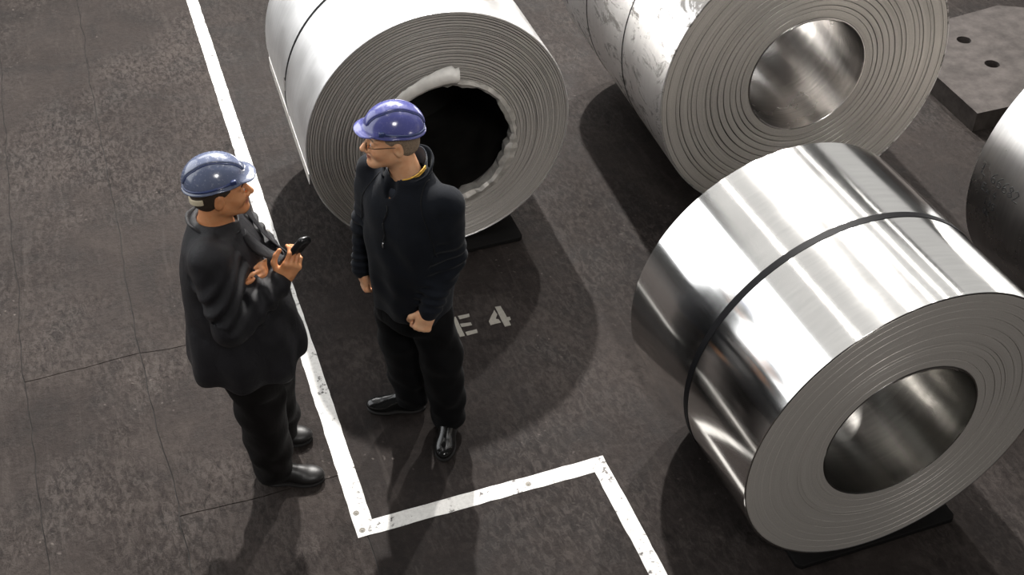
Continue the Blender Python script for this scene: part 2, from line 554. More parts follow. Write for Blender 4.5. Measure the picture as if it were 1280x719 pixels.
# torn lining round the bore of the rear coil
rt = random.Random(21)
vs, fs = [], []
NT = 84
hx, hz = 0.019, -0.060
for i in range(NT):
    a = 2 * math.pi * i / NT
    deg = math.degrees(a)
    thick = 0.016 + 0.012 * max(0, math.sin(a * 1.0 + 0.9)) + 0.008 * math.sin(a * 7) + rt.uniform(-0.006, 0.006)
    if 100 < deg < 200:
        thick += 0.018
    inn = max(0.006, thick * 0.9 + rt.uniform(-0.005, 0.009))
    ro = 0.389 + 0.012 + rt.uniform(-0.004, 0.006) + (0.014 if 100 < deg < 190 else 0)
    yo = -0.006 - rt.uniform(0, 0.010)
    for r, y in ((ro, 0.003), (ro - 0.003, yo * 0.7), (0.389 - inn * 0.3, yo - 0.006), (0.389 - inn, yo * 0.3), (0.389 - inn * 0.8, 0.05 + rt.uniform(0, 0.03)), (0.3885, 0.10)):
        vs.append((hx + r * math.sin(a), y, hz + r * math.cos(a)))
for i in range(NT):
    j = (i + 1) % NT
    for k in range(5):
        fs.append((i * 6 + k, j * 6 + k, j * 6 + k + 1, i * 6 + k + 1))
tln = link_mesh('torn_lining', vs, fs, M['torn'], cA, smooth=False)
# the flap of lining folded outwards at the top of the bore
vs, fs = [], []
NF = 22
for i in range(NF + 1):
    t = i / NF
    a = R_(-44 + 54 * t)
    wdt = 0.050 + 0.055 * t + 0.004 * math.sin(9 * t) + rt.uniform(-0.003, 0.003)
    lift = 0.012 + 0.05 * t ** 2
    if t > 0.93:
        wdt *= 0.8
    for q in range(5):
        s = q / 4
        r = 0.389 - 0.022 + wdt * s + 0.03 * t * t
        y = -0.012 - lift * math.sin(math.pi * (0.15 + 0.75 * s)) + rt.uniform(-0.0015, 0.0015)
        vs.append((hx + r * math.sin(a), y, hz + r * math.cos(a)))
for i in range(NF):
    for q in range(4):
        fs.append((i * 5 + q, i * 5 + q + 1, (i + 1) * 5 + q + 1, (i + 1) * 5 + q))
fl = link_mesh('lining_flap', vs, fs, M['torn_pale'], cA)
so = fl.modifiers.new('thickness', 'SOLIDIFY')
so.thickness = 0.003

# handwriting on the right-hand coil: strokes laid on the curved side
GL = {
    'L': [[(0.1, 1), (0.05, 0.05), (0.55, 0.0)]],
    '6': [[(0.6, 1), (0.25, 0.75), (0.08, 0.35), (0.2, 0.03), (0.5, 0.05), (0.6, 0.3), (0.4, 0.48), (0.12, 0.35)]],
    '8': [[(0.35, 0.52), (0.1, 0.75), (0.3, 1), (0.55, 0.8), (0.35, 0.52), (0.08, 0.25), (0.3, 0), (0.6, 0.22), (0.35, 0.52)]],
    '2': [[(0.05, 0.8), (0.3, 1), (0.55, 0.75), (0.3, 0.35), (0.02, 0.0), (0.65, 0.06)]],
    'E': [[(0.55, 0.95), (0.1, 0.9), (0.05, 0.05), (0.55, 0)], [(0.08, 0.5), (0.45, 0.52)]],
    'x': [[(0.1, 0.5), (0.5, 0.0)], [(0.5, 0.52), (0.08, 0.0)]],
    '4': [[(0.35, 1), (0.05, 0.4), (0.6, 0.42)], [(0.45, 0.75), (0.4, 0.0)]],
    '1': [[(0.3, 1), (0.25, 0.0)]],
    '9': [[(0.55, 0.7), (0.3, 0.5), (0.1, 0.75), (0.3, 1), (0.55, 0.8), (0.5, 0.3), (0.3, 0)]],
    '5': [[(0.6, 1), (0.15, 0.95), (0.12, 0.55), (0.5, 0.5), (0.5, 0.1), (0.08, 0.02)]],
    'O': [[(0.3, 1), (0.05, 0.6), (0.15, 0.05), (0.5, 0.1), (0.6, 0.6), (0.3, 1)]],
    'K': [[(0.1, 1), (0.08, 0)], [(0.55, 0.95), (0.1, 0.45), (0.6, 0.0)]],
}


def handwriting(c, R, rows):
    for text, y0, ang0, h in rows:
        u = 0.0
        for ch in text:
            if ch == ' ':
                u += 0.5 * h
                continue
            for pl in GL[ch]:
                vs, fs = [], []
                pts = []
                for (x0, z0), (x1, z1) in zip(pl, pl[1:]):
                    for k in range(4):
                        pts.append((x0 + (x1 - x0) * k / 4, z0 + (z1 - z0) * k / 4))
                pts.append(pl[-1])
                b0 = len(vs)
                for i, (px, pz) in enumerate(pts):
                    qx, qz = pts[min(i + 1, len(pts) - 1)]
                    ox, oz = pts[max(i - 1, 0)]
                    dx, dz = qx - ox, qz - oz
                    L = math.hypot(dx, dz) or 1
                    nx, nz = -dz / L * 0.0027, dx / L * 0.0027
                    for sgn in (-1, 1):
                        yy = y0 - (u + px * h + nx * sgn)
                        a = ang0 + (pz * h + nz * sgn) / R
                        for rr_ in (R + 0.0002, R + 0.0012):
                            vs.append((rr_ * math.sin(a), yy, rr_ * math.cos(a)))
                for i in range(len(pts) - 1):
                    p = b0 + i * 4
                    q = p + 4
                    fs += [(p + 1, q + 1, q + 3, p + 3), (p, q, q + 1, p + 1), (p + 2, p + 3, q + 3, q + 2)]
                link_mesh('pen_stroke', vs, fs, M['ink'], c)
            u += 0.72 * h


handwriting(cD, 0.80, [('L 66682', 1.0, R_(-86), 0.058), ('Ex 4', 0.965, R_(-91), 0.043), ('195', 0.93, R_(-95.5), 0.040), ('OK', 0.925, R_(-99.5), 0.038)])


# rubber pads under the coils
def pad(x0, x1, y0, y1, label, rz=0.0):
    cx, cy = (x0 + x1) / 2, (y0 + y1) / 2
    hx_, hy_ = (x1 - x0) / 2, (y1 - y0) / 2
    r = 0.02
    poly = [(-hx_ + r, -hy_), (hx_ - r, -hy_), (hx_, -hy_ + r), (hx_, hy_ - r), (hx_ - r, hy_), (-hx_ + r, hy_), (-hx_, hy_ - r), (-hx_, -hy_ + r)]
    o = link_mesh('rubber_pad', *prism(poly, 0.0, PAD - 0.004), M['rubber'], smooth=False)
    bevel(o, 0.004)
    o.location = (cx, cy, 0.0005)
    o.rotation_euler = (0, 0, rz)
    tag(o, label, 'rubber pad', 'rubber pads under the coils')


pad(1.02, 1.87, 5.05, 6.5, 'black rubber pad under the coil with the torn lining')
pad(3.20, 3.72, 4.83, 6.6, 'black rubber pad under the largest coil, beside its dark shadow')
pad(2.20, 3.00, 2.512, 3.58, 'black rubber pad under the foreground coil with the black strap')
pad(4.15, 5.0, 2.7, 3.82, 'black rubber pad under the coil with handwritten numbers')

# drilled steel plate at the upper right
pl_poly = [(5.00, 5.70), (4.975, 5.13), (5.25, 5.13), (5.9, 5.13), (6.35, 5.6), (6.35, 6.1), (6.0, 6.30), (5.55, 6.25), (5.0, 6.25)]
pc = (5.6, 5.7)


def plate_with_holes(poly, holes, r, z0, z1):
    bm = bmesh.new()
    outer = [bm.verts.new((x, y, z1)) for x, y in poly]
    edges = [bm.edges.new((outer[i], outer[(i + 1) % len(outer)])) for i in range(len(outer))]
    hv = []
    for hx_, hy_ in holes:
        ring = [bm.verts.new((hx_ + r * math.cos(2 * math.pi * i / 24), hy_ + r * math.sin(2 * math.pi * i / 24), z1)) for i in range(24)]
        edges += [bm.edges.new((ring[i], ring[(i + 1) % 24])) for i in range(24)]
        hv.append(ring)
    bmesh.ops.triangle_fill(bm, edges=edges, use_beauty=True)
    for f in list(bm.faces):
        c = f.calc_center_median()
        if any((c.x - a) ** 2 + (c.y - b) ** 2 < (r * 0.98) ** 2 for a, b in holes):
            bm.faces.remove(f)
        elif f.normal.z < 0:
            f.normal_flip()
    low = []
    for loop in [outer] + hv:
        b = [bm.verts.new((v.co.x, v.co.y, z0)) for v in loop]
        for i in range(len(loop)):
            j = (i + 1) % len(loop)
            try:
                bm.faces.new((loop[i], b[i], b[j], loop[j]))
            except ValueError:
                pass
        low.append(b)
    bmesh.ops.recalc_face_normals(bm, faces=bm.faces)
    me = bpy.data.meshes.new('steel_plate')
    bm.to_mesh(me)
    bm.free()
    return me


me = plate_with_holes([(x - pc[0], y - pc[1]) for x, y in pl_poly], [(5.462 - pc[0], 5.955 - pc[1]), (5.444 - pc[0], 5.616 - pc[1])], 0.050, 0.0, 0.14)
me.materials.append(M['plate'])
sp = bpy.data.objects.new('steel_plate', me)
COL.objects.link(sp)
sp.location = (pc[0], pc[1], 0.0005)
tag(sp, 'thick dark steel plate with two drilled holes at the upper right', 'steel plate')
for hx_, hy_ in ((5.462, 5.955), (5.444, 5.616)):
    v, f_ = lathe_y([(0.0, 0.0), (0.0495, 0.0), (0.0495, 0.006), (0.0, 0.006)], 20, closed=False)
    link_mesh('hole_bottom', [(p[0] + hx_ - pc[0], p[2] + hy_ - pc[1], p[1] + 0.055) for p in v], f_, M['hole'], sp)

#PEOPLE
# ------------------------------------------------------------------ signed-distance modelling for the two men
def vec(*a):
    return np.array(a, dtype=np.float64)


def unit(v):
    v = np.asarray(v, float)
    return v / np.linalg.norm(v)


def smin(a, b, k):
    if k <= 0:
        return np.minimum(a, b)
    h = np.maximum(k - np.abs(a - b), 0.0) / k
    return np.minimum(a, b) - h * h * k * 0.25


class SDF:
    """a list of blended shapes; frame = (origin, 3x3 with local axes as columns)"""

    def __init__(self):
        self.ops = []
        self.post = None

    def _add(self, fn, c, r, k, op, frame):
        c = np.asarray(c, float)
        if frame is not None:
            O, Rm = frame
            wc = O + Rm @ c
        else:
            wc = c
        self.ops.append((fn, wc, r + 0.062, k, op, frame))

    def cone(self, a, b, ra, rb, k=0.02, op='u', frame=None):
        a = np.asarray(a, float)
        b = np.asarray(b, float)
        ab = b - a
        L2 = max(ab @ ab, 1e-9)

        def fn(P):
            t = np.clip(((P - a) @ ab) / L2, 0, 1)
            q = P - a - t[:, None] * ab
            return np.sqrt((q * q).sum(1)) - (ra + (rb - ra) * t)
        self._add(fn, (a + b) / 2, math.sqrt(L2) / 2 + max(ra, rb), k, op, frame)

    def ball(self, c, r, k=0.02, op='u', frame=None):
        self.cone(c, np.asarray(c, float) + vec(1e-4, 0, 0), r, r, k, op, frame)

    def ell(self, c, r, k=0.02, op='u', frame=None, rot=None):
        c = np.asarray(c, float)
        r = np.asarray(r, float)

        def fn(P):
            q = P - c
            if rot is not None:
                q = q @ rot
            k0 = np.sqrt(((q / r) ** 2).sum(1))
            k1 = np.sqrt(((q / (r * r)) ** 2).sum(1)) + 1e-9
            return k0 * (k0 - 1.0) / k1
        self._add(fn, c, r.max(), k, op, frame)

    def box(self, c, half, rnd, k=0.01, op='u', frame=None):
        c = np.asarray(c, float)
        half = np.asarray(half, float) - rnd

        def fn(P):
            q = np.abs(P - c) - half
            return np.sqrt((np.maximum(q, 0) ** 2).sum(1)) + np.minimum(q.max(1), 0) - rnd
        self._add(fn, c, float(np.linalg.norm(half)) + rnd, k, op, frame)

    def loft(self, secs, k=0.03, op='u', frame=None, cap=0.02, power=2.3):
        """elliptic sections (z, cx, cy, rx, ry) stacked along local z"""
        s = np.array(secs, float)
        z0, z1 = s[0, 0], s[-1, 0]

        def fn(P):
            z = np.clip(P[:, 2], z0, z1)
            # smooth interpolation of the sections
            cx, cy, rx, ry = (np.interp(z, s[:, 0], s[:, i]) for i in (1, 2, 3, 4))
            for dz in (-0.02, 0.02):
                zz = np.clip(z + dz, z0, z1)
                cx, cy, rx, ry = (v + np.interp(zz, s[:, 0], s[:, i]) for v, i in ((cx, 1), (cy, 2), (rx, 3), (ry, 4)))
            cx, cy, rx, ry = cx / 3, cy / 3, rx / 3, ry / 3
            kk = (np.abs((P[:, 0] - cx) / rx) ** power + np.abs((P[:, 1] - cy) / ry) ** power) ** (1 / power)
            d = (kk - 1) * np.minimum(rx, ry)
            e = np.maximum(z0 - P[:, 2], P[:, 2] - z1)
            return -smin(-d, -e, cap)
        self._add(fn, ((s[0, 1] + s[-1, 1]) / 2, (s[0, 2] + s[-1, 2]) / 2, (z0 + z1) / 2), (z1 - z0) / 2 + 0.3, k, op, frame)

    def half(self, point, normal, k=0.004, op='s'):
        """cut away everything on the side the normal points to"""
        point = np.asarray(point, float)
        n = unit(normal)

        def fn(P):
            return -((P - point) @ n)
        self.ops.append((fn, point, 1e3, k, op, None))

    def block(self, P, c0, rad):
        """evaluate a small cluster of points with only the shapes that reach it"""
        d = np.full(len(P), 0.5)
        for fn, c, r, k, op, frame in self.ops:
            if (c[0] - c0[0]) ** 2 + (c[1] - c0[1]) ** 2 + (c[2] - c0[2]) ** 2 > (r + rad) ** 2:
                continue
            v = fn(P if frame is None else (P - frame[0]) @ frame[1])
            if op == 'u':
                d = smin(d, v, k)
            elif op == 's':
                d = -smin(-d, v, k)
            else:
                d = -smin(-d, -v, k)
        if self.post:
            d = d + self.post(P)
        return d

    def first_hit(self, start, direction, length=0.3, step=0.001):
        """march from start along direction; first point inside, or None"""
        t = np.arange(0, length, step)
        P = np.asarray(start, float) + t[:, None] * np.asarray(direction, float)
        m = np.nonzero(self(P) < 0)[0]
        return P[m[0]] if len(m) else None

    def __call__(self, P):
        d = np.full(len(P), 0.5)
        for fn, c, r, k, op, frame in self.ops:
            if r < 100:
                m = np.nonzero(((P - c) ** 2).sum(1) < r * r)[0]
                if len(m) == 0:
                    continue
                Q = P[m]
            else:
                m = slice(None)
                Q = P
            if frame is not None:
                Q = (Q - frame[0]) @ frame[1]
            v = fn(Q)
            if op == 'u':
                d[m] = smin(d[m], v, k)
            elif op == 's':
                d[m] = -smin(-d[m], v, k)
            elif op == 'i':
                d[m] = -smin(-d[m], -v, k)
        if self.post:
            near = np.nonzero(np.abs(d) < 0.09)[0]
            d[near] += self.post(P[near])
        return d


def polygonise(f, lo, hi, h, B=12):
    """surface nets on a grid that is evaluated only near the surface"""
    lo = np.asarray(lo, float)
    nb = np.ceil((np.asarray(hi, float) - lo) / (h * B)).astype(int)
    n = nb * B + 1
    D = np.full(n, 0.5, dtype=np.float32)
    bi = np.stack(np.meshgrid(*[np.arange(k) for k in nb], indexing='ij'), -1).reshape(-1, 3)
    dc = f(lo + (bi + 0.5) * (B * h))
    keep = np.abs(dc) < B * h * 0.5 * 1.74 * 1.35 + 0.008
    for (i, j, k), d in zip(bi[~keep], dc[~keep]):
        if d < 0:
            D[i * B:(i + 1) * B + 1, j * B:(j + 1) * B + 1, k * B:(k + 1) * B + 1] = -0.5
    r = np.arange(B + 1)
    off = np.stack(np.meshgrid(r, r, r, indexing='ij'), -1).reshape(-1, 3)
    kb = bi[keep]
    rad = B * h * 0.87
    for c in kb:
        i, j, k = c * B
        D[i:i + B + 1, j:j + B + 1, k:k + B + 1] = f.block(lo + (c * B + off) * h, lo + (c + 0.5) * (B * h), rad).reshape(B + 1, B + 1, B + 1)
    S = D < 0
    # cells with a sign change
    c8 = [S[a:n[0] - 1 + a, b:n[1] - 1 + b, c:n[2] - 1 + c] for a in (0, 1) for b in (0, 1) for c in (0, 1)]
    al = c8[0].copy()
    an = c8[0].copy()
    for q in c8[1:]:
        al &= q
        an |= q
    ci = np.argwhere(an & ~al)
    vid = np.full(tuple(n - 1), -1, dtype=np.int32)
    vid[ci[:, 0], ci[:, 1], ci[:, 2]] = np.arange(len(ci))
    acc = np.zeros((len(ci), 3))
    cnt = np.zeros(len(ci))
    cor = [vec(a, b, c).astype(int) for a in (0, 1) for b in (0, 1) for c in (0, 1)]
    for p in range(8):
        for q in range(p + 1, 8):
            if abs(cor[p] - cor[q]).sum() != 1:
                continue
            A, Bq = ci + cor[p], ci + cor[q]
            da = D[A[:, 0], A[:, 1], A[:, 2]]
            db = D[Bq[:, 0], Bq[:, 1], Bq[:, 2]]
            m = (da < 0) != (db < 0)
            t = (da[m] / (da[m] - db[m]))[:, None]
            acc[m] += cor[p] + t * (cor[q] - cor[p])
            cnt[m] += 1
    V = lo + (ci + acc / cnt[:, None]) * h
    quads = []
    for ax in range(3):
        u, w = (ax + 1) % 3, (ax + 2) % 3
        s0 = [slice(0, n[0]), slice(0, n[1]), slice(0, n[2])]
        s1 = list(s0)
        s0[ax] = slice(0, n[ax] - 1)
        s1[ax] = slice(1, n[ax])
        e = np.argwhere(S[tuple(s0)] != S[tuple(s1)])
        e = e[(e[:, u] > 0) & (e[:, w] > 0) & (e[:, u] < n[u] - 1) & (e[:, w] < n[w] - 1)]
        ins = S[e[:, 0], e[:, 1], e[:, 2]]
        def at(du, dw):
            q = e.copy()
            q[:, u] -= du
            q[:, w] -= dw
            return vid[q[:, 0], q[:, 1], q[:, 2]]
        Q = np.stack([at(1, 1), at(0, 1), at(0, 0), at(1, 0)], 1)
        Q[~ins] = Q[~ins][:, ::-1]
        quads.append(Q)
    F = np.concatenate(quads)
    F = F[(F >= 0).all(1)]
    return V, F


def sdf_mesh(name, f, lo, hi, h, mat, parent, relax=1):
    V, F = polygonise(f, lo, hi, h)
    me = bpy.data.meshes.new(name)
    me.vertices.add(len(V))
    me.vertices.foreach_set('co', V.astype(np.float32).ravel())
    me.loops.add(len(F) * 4)
    me.loops.foreach_set('vertex_index', F.astype(np.int32).ravel())
    me.polygons.add(len(F))
    me.polygons.foreach_set('loop_start', np.arange(0, len(F) * 4, 4, dtype=np.int32))
    me.polygons.foreach_set('use_smooth', np.ones(len(F), dtype=bool))
    me.materials.append(mat)
    me.update()
    me.validate()
    o = bpy.data.objects.new(name, me)
    COL.objects.link(o)
    if parent:
        o.parent = parent
    return o


def frame(origin, x, z):
    """local axes: x kept, z made square to it"""
    x = unit(x)
    z = np.asarray(z, float)
    z = unit(z - (z @ x) * x)
    y = np.cross(z, x)
    return np.asarray(origin, float), np.stack([x, y, z], 1)


def to(fr, p):
    return fr[0] + fr[1] @ np.asarray(p, float)


# ---- materials of the men
def skin_material(name, col):
    n = N(name)
    c = n.coords()
    v = n.noise(c, 18, 5)
    col2 = (col[0] * 0.88, col[1] * 0.72, col[2] * 0.62)
    n.set(Base_Color=n.mix(n.ramp(v, [(0.35, 0.0), (0.7, 1.0)]), col, col2), Roughness=0.48, Specular_IOR_Level=0.4,
          Subsurface_Weight=0.12, Subsurface_Radius=(0.012, 0.005, 0.003))
    n.bump(n.noise(c, 160, 3), 0.08, 0.003)
    return n.m


def cloth_material(name, col, rough=0.75, sheen=0.25, weave=420, crease=0.25, spec=0.25):
    n = N(name)
    c = n.coords()
    v = n.noise(c, 7, 5)
    lo = tuple(x * 0.72 for x in col)
    hi = tuple(x * 1.3 for x in col)
    n.set(Base_Color=n.ramp(v, [(0.3, lo), (0.7, hi)]), Roughness=rough, Sheen_Weight=sheen, Sheen_Roughness=0.45, Specular_IOR_Level=spec)
    h = n.mix(0.25, n.noise(n.coords('Object', (1, 1, 0.5)), 22, 4, 0.55, 0.6), n.noise(c, weave, 2))
    n.bump(h, crease, 0.012)
    return n.m


M['skin'] = skin_material('weathered_skin', (0.72, 0.42, 0.25))
M['skin_b'] = skin_material('tanned_skin', (0.60, 0.285, 0.135))
M['lip'] = simple('lip', (0.36, 0.13, 0.09), 0.45)
M['eye_white'] = simple('eye_white', (0.7, 0.66, 0.62), 0.25)
M['iris'] = simple('dark_iris', (0.02, 0.016, 0.014), 0.2)
M['hair_dark'] = simple('dark_brown_hair', (0.035, 0.022, 0.014), 0.7, 0, 0.5, 150, 0.6)
M['hair_grey'] = simple('cropped_grey_hair', (0.22, 0.16, 0.11), 0.75, 0, 0.4, 170, 0.6)
M['fleece'] = cloth_material('black_navy_fleece', (0.006, 0.0075, 0.011), 0.9, 0.05, 520, 0.3, 0.15)
M['fleece_trim'] = cloth_material('fleece_seam', (0.003, 0.0035, 0.0045), 0.8, 0.05)
M['workwear'] = cloth_material('dark_worn_work_jacket', (0.0090, 0.0086, 0.0108), 0.42, 0.02, 600, 0.7, 0.28)
M['trousers_a'] = cloth_material('dark_brown_work_trousers', (0.0042, 0.0032, 0.0032), 0.65, 0.02, 500, 0.5, 0.15)
M['trousers_b'] = cloth_material('black_trousers', (0.0025, 0.0025, 0.003), 0.85, 0.02, 500, 0.3, 0.12)
M['shirt'] = cloth_material('dark_navy_shirt', (0.016, 0.020, 0.030), 0.75, 0.2)
M['tee'] = cloth_material('dark_brown_tee', (0.020, 0.014, 0.012), 0.8, 0.1)
M['stripe'] = simple('yellow_stripe', (0.62, 0.36, 0.05), 0.7)
M['boot'] = simple('black_boot_leather', (0.011, 0.010, 0.010), 0.45, 0, 0.4, 25, 0.35)
M['shoe'] = simple('polished_black_leather', (0.007, 0.007, 0.007), 0.16, 0, 0.2, 12, 0.08)
M['sole'] = simple('black_rubber_sole', (0.010, 0.009, 0.009), 0.8)
M['wire'] = simple('dark_spectacle_wire', (0.04, 0.035, 0.03), 0.3, 0.9)
M['zip'] = simple('zip_metal', (0.55, 0.55, 0.55), 0.35, 0.9)
M['phone'] = simple('black_plastic', (0.010, 0.010, 0.011), 0.28)
M['phone_grey'] = simple('grey_keys', (0.20, 0.20, 0.21), 0.4)
M['cream'] = simple('cream_webbing', (0.55, 0.47, 0.33), 0.7)
M['lens'] = simple('clear_lens', (1, 1, 1), 0.03, 0, 0.0)
M['lens'].node_tree.nodes['Principled BSDF'].inputs['Transmission Weight'].default_value = 1.0
M['lens'].node_tree.nodes['Principled BSDF'].inputs['IOR'].default_value = 1.02


def hat_material(name, col, scuff):
    n = N(name)
    c = n.coords()
    v = n.noise(c, 5, 4)
    base = n.mix(n.ramp(v, [(0.3, 0.0), (0.7, 1.0)]), col, tuple(min(1, x * 1.35) for x in col))
    s = n.noise(c, 90, 6, 0.75)
    base = n.mix(n.ramp(s, [(0.60, 0.0), (0.70, scuff)]), base, (0.55, 0.55, 0.58))
    n.set(Base_Color=base, Roughness=n.ramp(s, [(0.45, 0.16), (0.7, 0.4)]), Coat_Weight=0.4, Coat_Roughness=0.08)
    return n.m


M['hat_blue'] = hat_material('glossy_blue_plastic', (0.070, 0.075, 0.225), 0.1)
M['hat_grey'] = hat_material('scuffed_grey_blue_plastic', (0.095, 0.112, 0.175), 0.6)
M['hat_band'] = simple('navy_rim_plastic', (0.03, 0.045, 0.13), 0.3)


# ---- head, hand and other shared shapes
def build_head(s, fr, nose=1.0, jaw=1.0):
    """x forward, y left, z up; eye level at z = 0"""
    a = dict(frame=fr)
    s.ell((-0.012, 0, 0.035), (0.100, 0.077, 0.088), 0.02, **a)
    s.ell((0.026, 0, -0.030), (0.066, 0.062 * jaw, 0.088), 0.03, **a)
    for y in (-1, 1):
        s.cone((-0.004, y * 0.048 * jaw, -0.055), (0.070, y * 0.014, -0.100), 0.023, 0.021, 0.025, **a)
        s.ball((0.060, y * 0.036, -0.034), 0.026 * jaw, 0.025, **a)
        s.cone((0.081, y * 0.010, 0.019), (0.073, y * 0.044, 0.020), 0.012, 0.010, 0.014, **a)
    s.ball((0.079, 0, -0.101), 0.019, 0.018, **a)
    for y in (-1, 1):
        s.ell((0.100, y * 0.031, 0.000), (0.020, 0.017, 0.012), 0.012, 's', **a)
    s.cone((0.091, 0, 0.010), (0.111 + 0.006 * nose, 0, -0.034), 0.008, 0.0125, 0.010, **a)
    for y in (-1, 1):
        s.ball((0.102, y * 0.0125, -0.040), 0.0095, 0.007, **a)
        s.ell((0.085, y * 0.031, -0.001), (0.008, 0.0155, 0.0125), 0.004, **a)      # lids
    s.ell((0.089, 0, -0.060), (0.013, 0.023, 0.010), 0.008, **a)
    s.ell((0.087, 0, -0.075), (0.014, 0.020, 0.009), 0.008, **a)
    s.cone((0.108, -0.012, -0.0675), (0.108, 0.012, -0.0675), 0.0048, 0.0048, 0.004, 's', **a)
    for y in (-1, 1):
        s.cone((0.104, y * 0.012, -0.0675), (0.090, y * 0.026, -0.0665), 0.0045, 0.003, 0.004, 's', **a)
        tilt = R_(14)
        rot = np.array([[math.cos(tilt), 0, math.sin(tilt)], [0, 1, 0], [-math.sin(tilt), 0, math.cos(tilt)]])
        s.ell((-0.010, y * 0.080, -0.014), (0.019, 0.010, 0.032), 0.010, rot=rot, **a)
        s.ell((-0.004, y * 0.092, -0.010), (0.010, 0.008, 0.019), 0.006, 's', rot=rot, **a)
        s.ball((0.004, y * 0.077, -0.018), 0.006, 0.006, **a)


def build_hand(s, fr, side, curl, thumb, spread=0.0, scale=1.0):
    """fr: origin at the wrist, x along the fingers, z out of the back of the hand; side = +1 when the thumb is on +y"""
    k = scale
    a = dict(frame=fr)
    s.box((0.048 * k, 0, 0), (0.046 * k, 0.040 * k, 0.015 * k), 0.013 * k, 0.012, **a)
    s.cone((0.0, 0, 0), (0.03 * k, 0, 0), 0.026 * k, 0.026 * k, 0.02, **a)
    s.ball((0.030 * k, side * 0.026 * k, -0.010 * k), 0.019 * k, 0.015, **a)
    specs = [(0.030, (0.042, 0.026, 0.021), 0.0095), (0.010, (0.046, 0.029, 0.022), 0.0098), (-0.011, (0.043, 0.027, 0.022), 0.0094), (-0.031, (0.033, 0.021, 0.019), 0.0082)]
    for i, (y, seg, r) in enumerate(specs):
        p = vec(0.088 * k - (0.006 * k if i in (0, 3) else 0), side * y * k, 0.001)
        ang = 0.0
        fan = side * spread * (1.5 - i)
        s.ball(p + vec(-0.003, 0, 0.004) * k, r * 1.12 * k, 0.008, **a)          # knuckle
        for j in range(3):
            c = curl[i][j] if isinstance(curl[i], tuple) else curl[j]
            ang += c
            d = vec(math.cos(ang) * math.cos(fan), math.cos(ang) * math.sin(fan), -math.sin(ang))
            q = p + d * seg[j] * k
            s.cone(p, q, r * k * (1.0 - 0.07 * j), r * k * (0.93 - 0.07 * j), 0.004, **a)
            p = q
    p = vec(0.022 * k, side * 0.030 * k, -0.010 * k)
    for j, (d, L) in enumerate(zip(thumb, (0.042, 0.031, 0.025))):
        d = unit(d) * vec(1, side, 1)
        q = p + d * L * k
        s.cone(p, q, (0.0135 - 0.0015 * j) * k, (0.012 - 0.0015 * j) * k, 0.006, **a)
        p = q


def ripple(P, a):
    """soft irregular waves used for cloth folds"""
    x, y, z = P[:, 0], P[:, 1], P[:, 2]
    return (np.sin(31 * z + 17 * x + 3 * np.sin(9 * y + 7 * x)) * 0.5 + np.sin(23 * x - 19 * y + 21 * z + 2.5 * np.sin(13 * z)) * 0.35
            + np.sin(47 * z - 29 * y + 2 * np.sin(17 * x)) * 0.25) * a


def drape(P, a, b, amp, w, n=3.0, ph=0.0):
    """slanting creases that run partly along a trouser leg"""
    ab = b - a
    L = np.linalg.norm(ab)
    u = ab / L
    t = (P - a) @ u
    q = P - a - t[:, None] * u
    an = np.arctan2(q[:, 1], q[:, 0])
    m = np.exp(-((t - L * 0.5) / (L * 0.6)) ** 2) * (np.sqrt((q * q).sum(1)) < w)
    return amp * (np.sin(an * 2 + t * n * 9 + ph + 1.2 * np.sin(t * 14 + an)) * 0.6 + np.sin(-an * 3 + t * n * 13 + 2 * ph) * 0.4) * m


def fold_along(P, a, b, n, amp, w):
    """rings of folds bunched about a limb between a and b"""
    ab = b - a
    L = np.linalg.norm(ab)
    u = ab / L
    t = (P - a) @ u
    q = P - a - t[:, None] * u
    side = q[:, 0] * 9 + q[:, 1] * 7
    m = np.exp(-((t - L * 0.5) / (L * 0.5)) ** 2) * (np.sqrt((q * q).sum(1)) < w)
    return amp * np.sin(t * n * 2 * math.pi / L + 2.0 * np.sin(side * 1.3) + side * 2.2) * m


def child_of(o, p):
    o.parent = p
    return o


def tube_mesh(name, pts, r, mat, parent, seg=8, closed=False):
    P = [np.asarray(p, float) for p in pts]
    n = len(P)
    vs, fs = [], []
    up = vec(0.13, 0.21, 0.97)
    for i in range(n):
        t = unit(P[(i + 1) % n] - P[i - 1]) if closed else unit(P[min(i + 1, n - 1)] - P[max(i - 1, 0)])
        e = unit(np.cross(t, up))
        g2 = np.cross(t, e)
        rr = r[i] if isinstance(r, (list, tuple)) else r
        for k in range(seg):
            an = 2 * math.pi * k / seg
            vs.append(P[i] + rr * (math.cos(an) * e + math.sin(an) * g2))
    for i in range(n if closed else n - 1):
        j = (i + 1) % n
        for k in range(seg):
            k2 = (k + 1) % seg
            fs.append((i * seg + k, i * seg + k2, j * seg + k2, j * seg + k))
    if not closed:
        fs.append(tuple(range(seg))[::-1])
        fs.append(tuple(range((n - 1) * seg, n * seg)))
    return link_mesh(name, vs, fs, mat, parent)


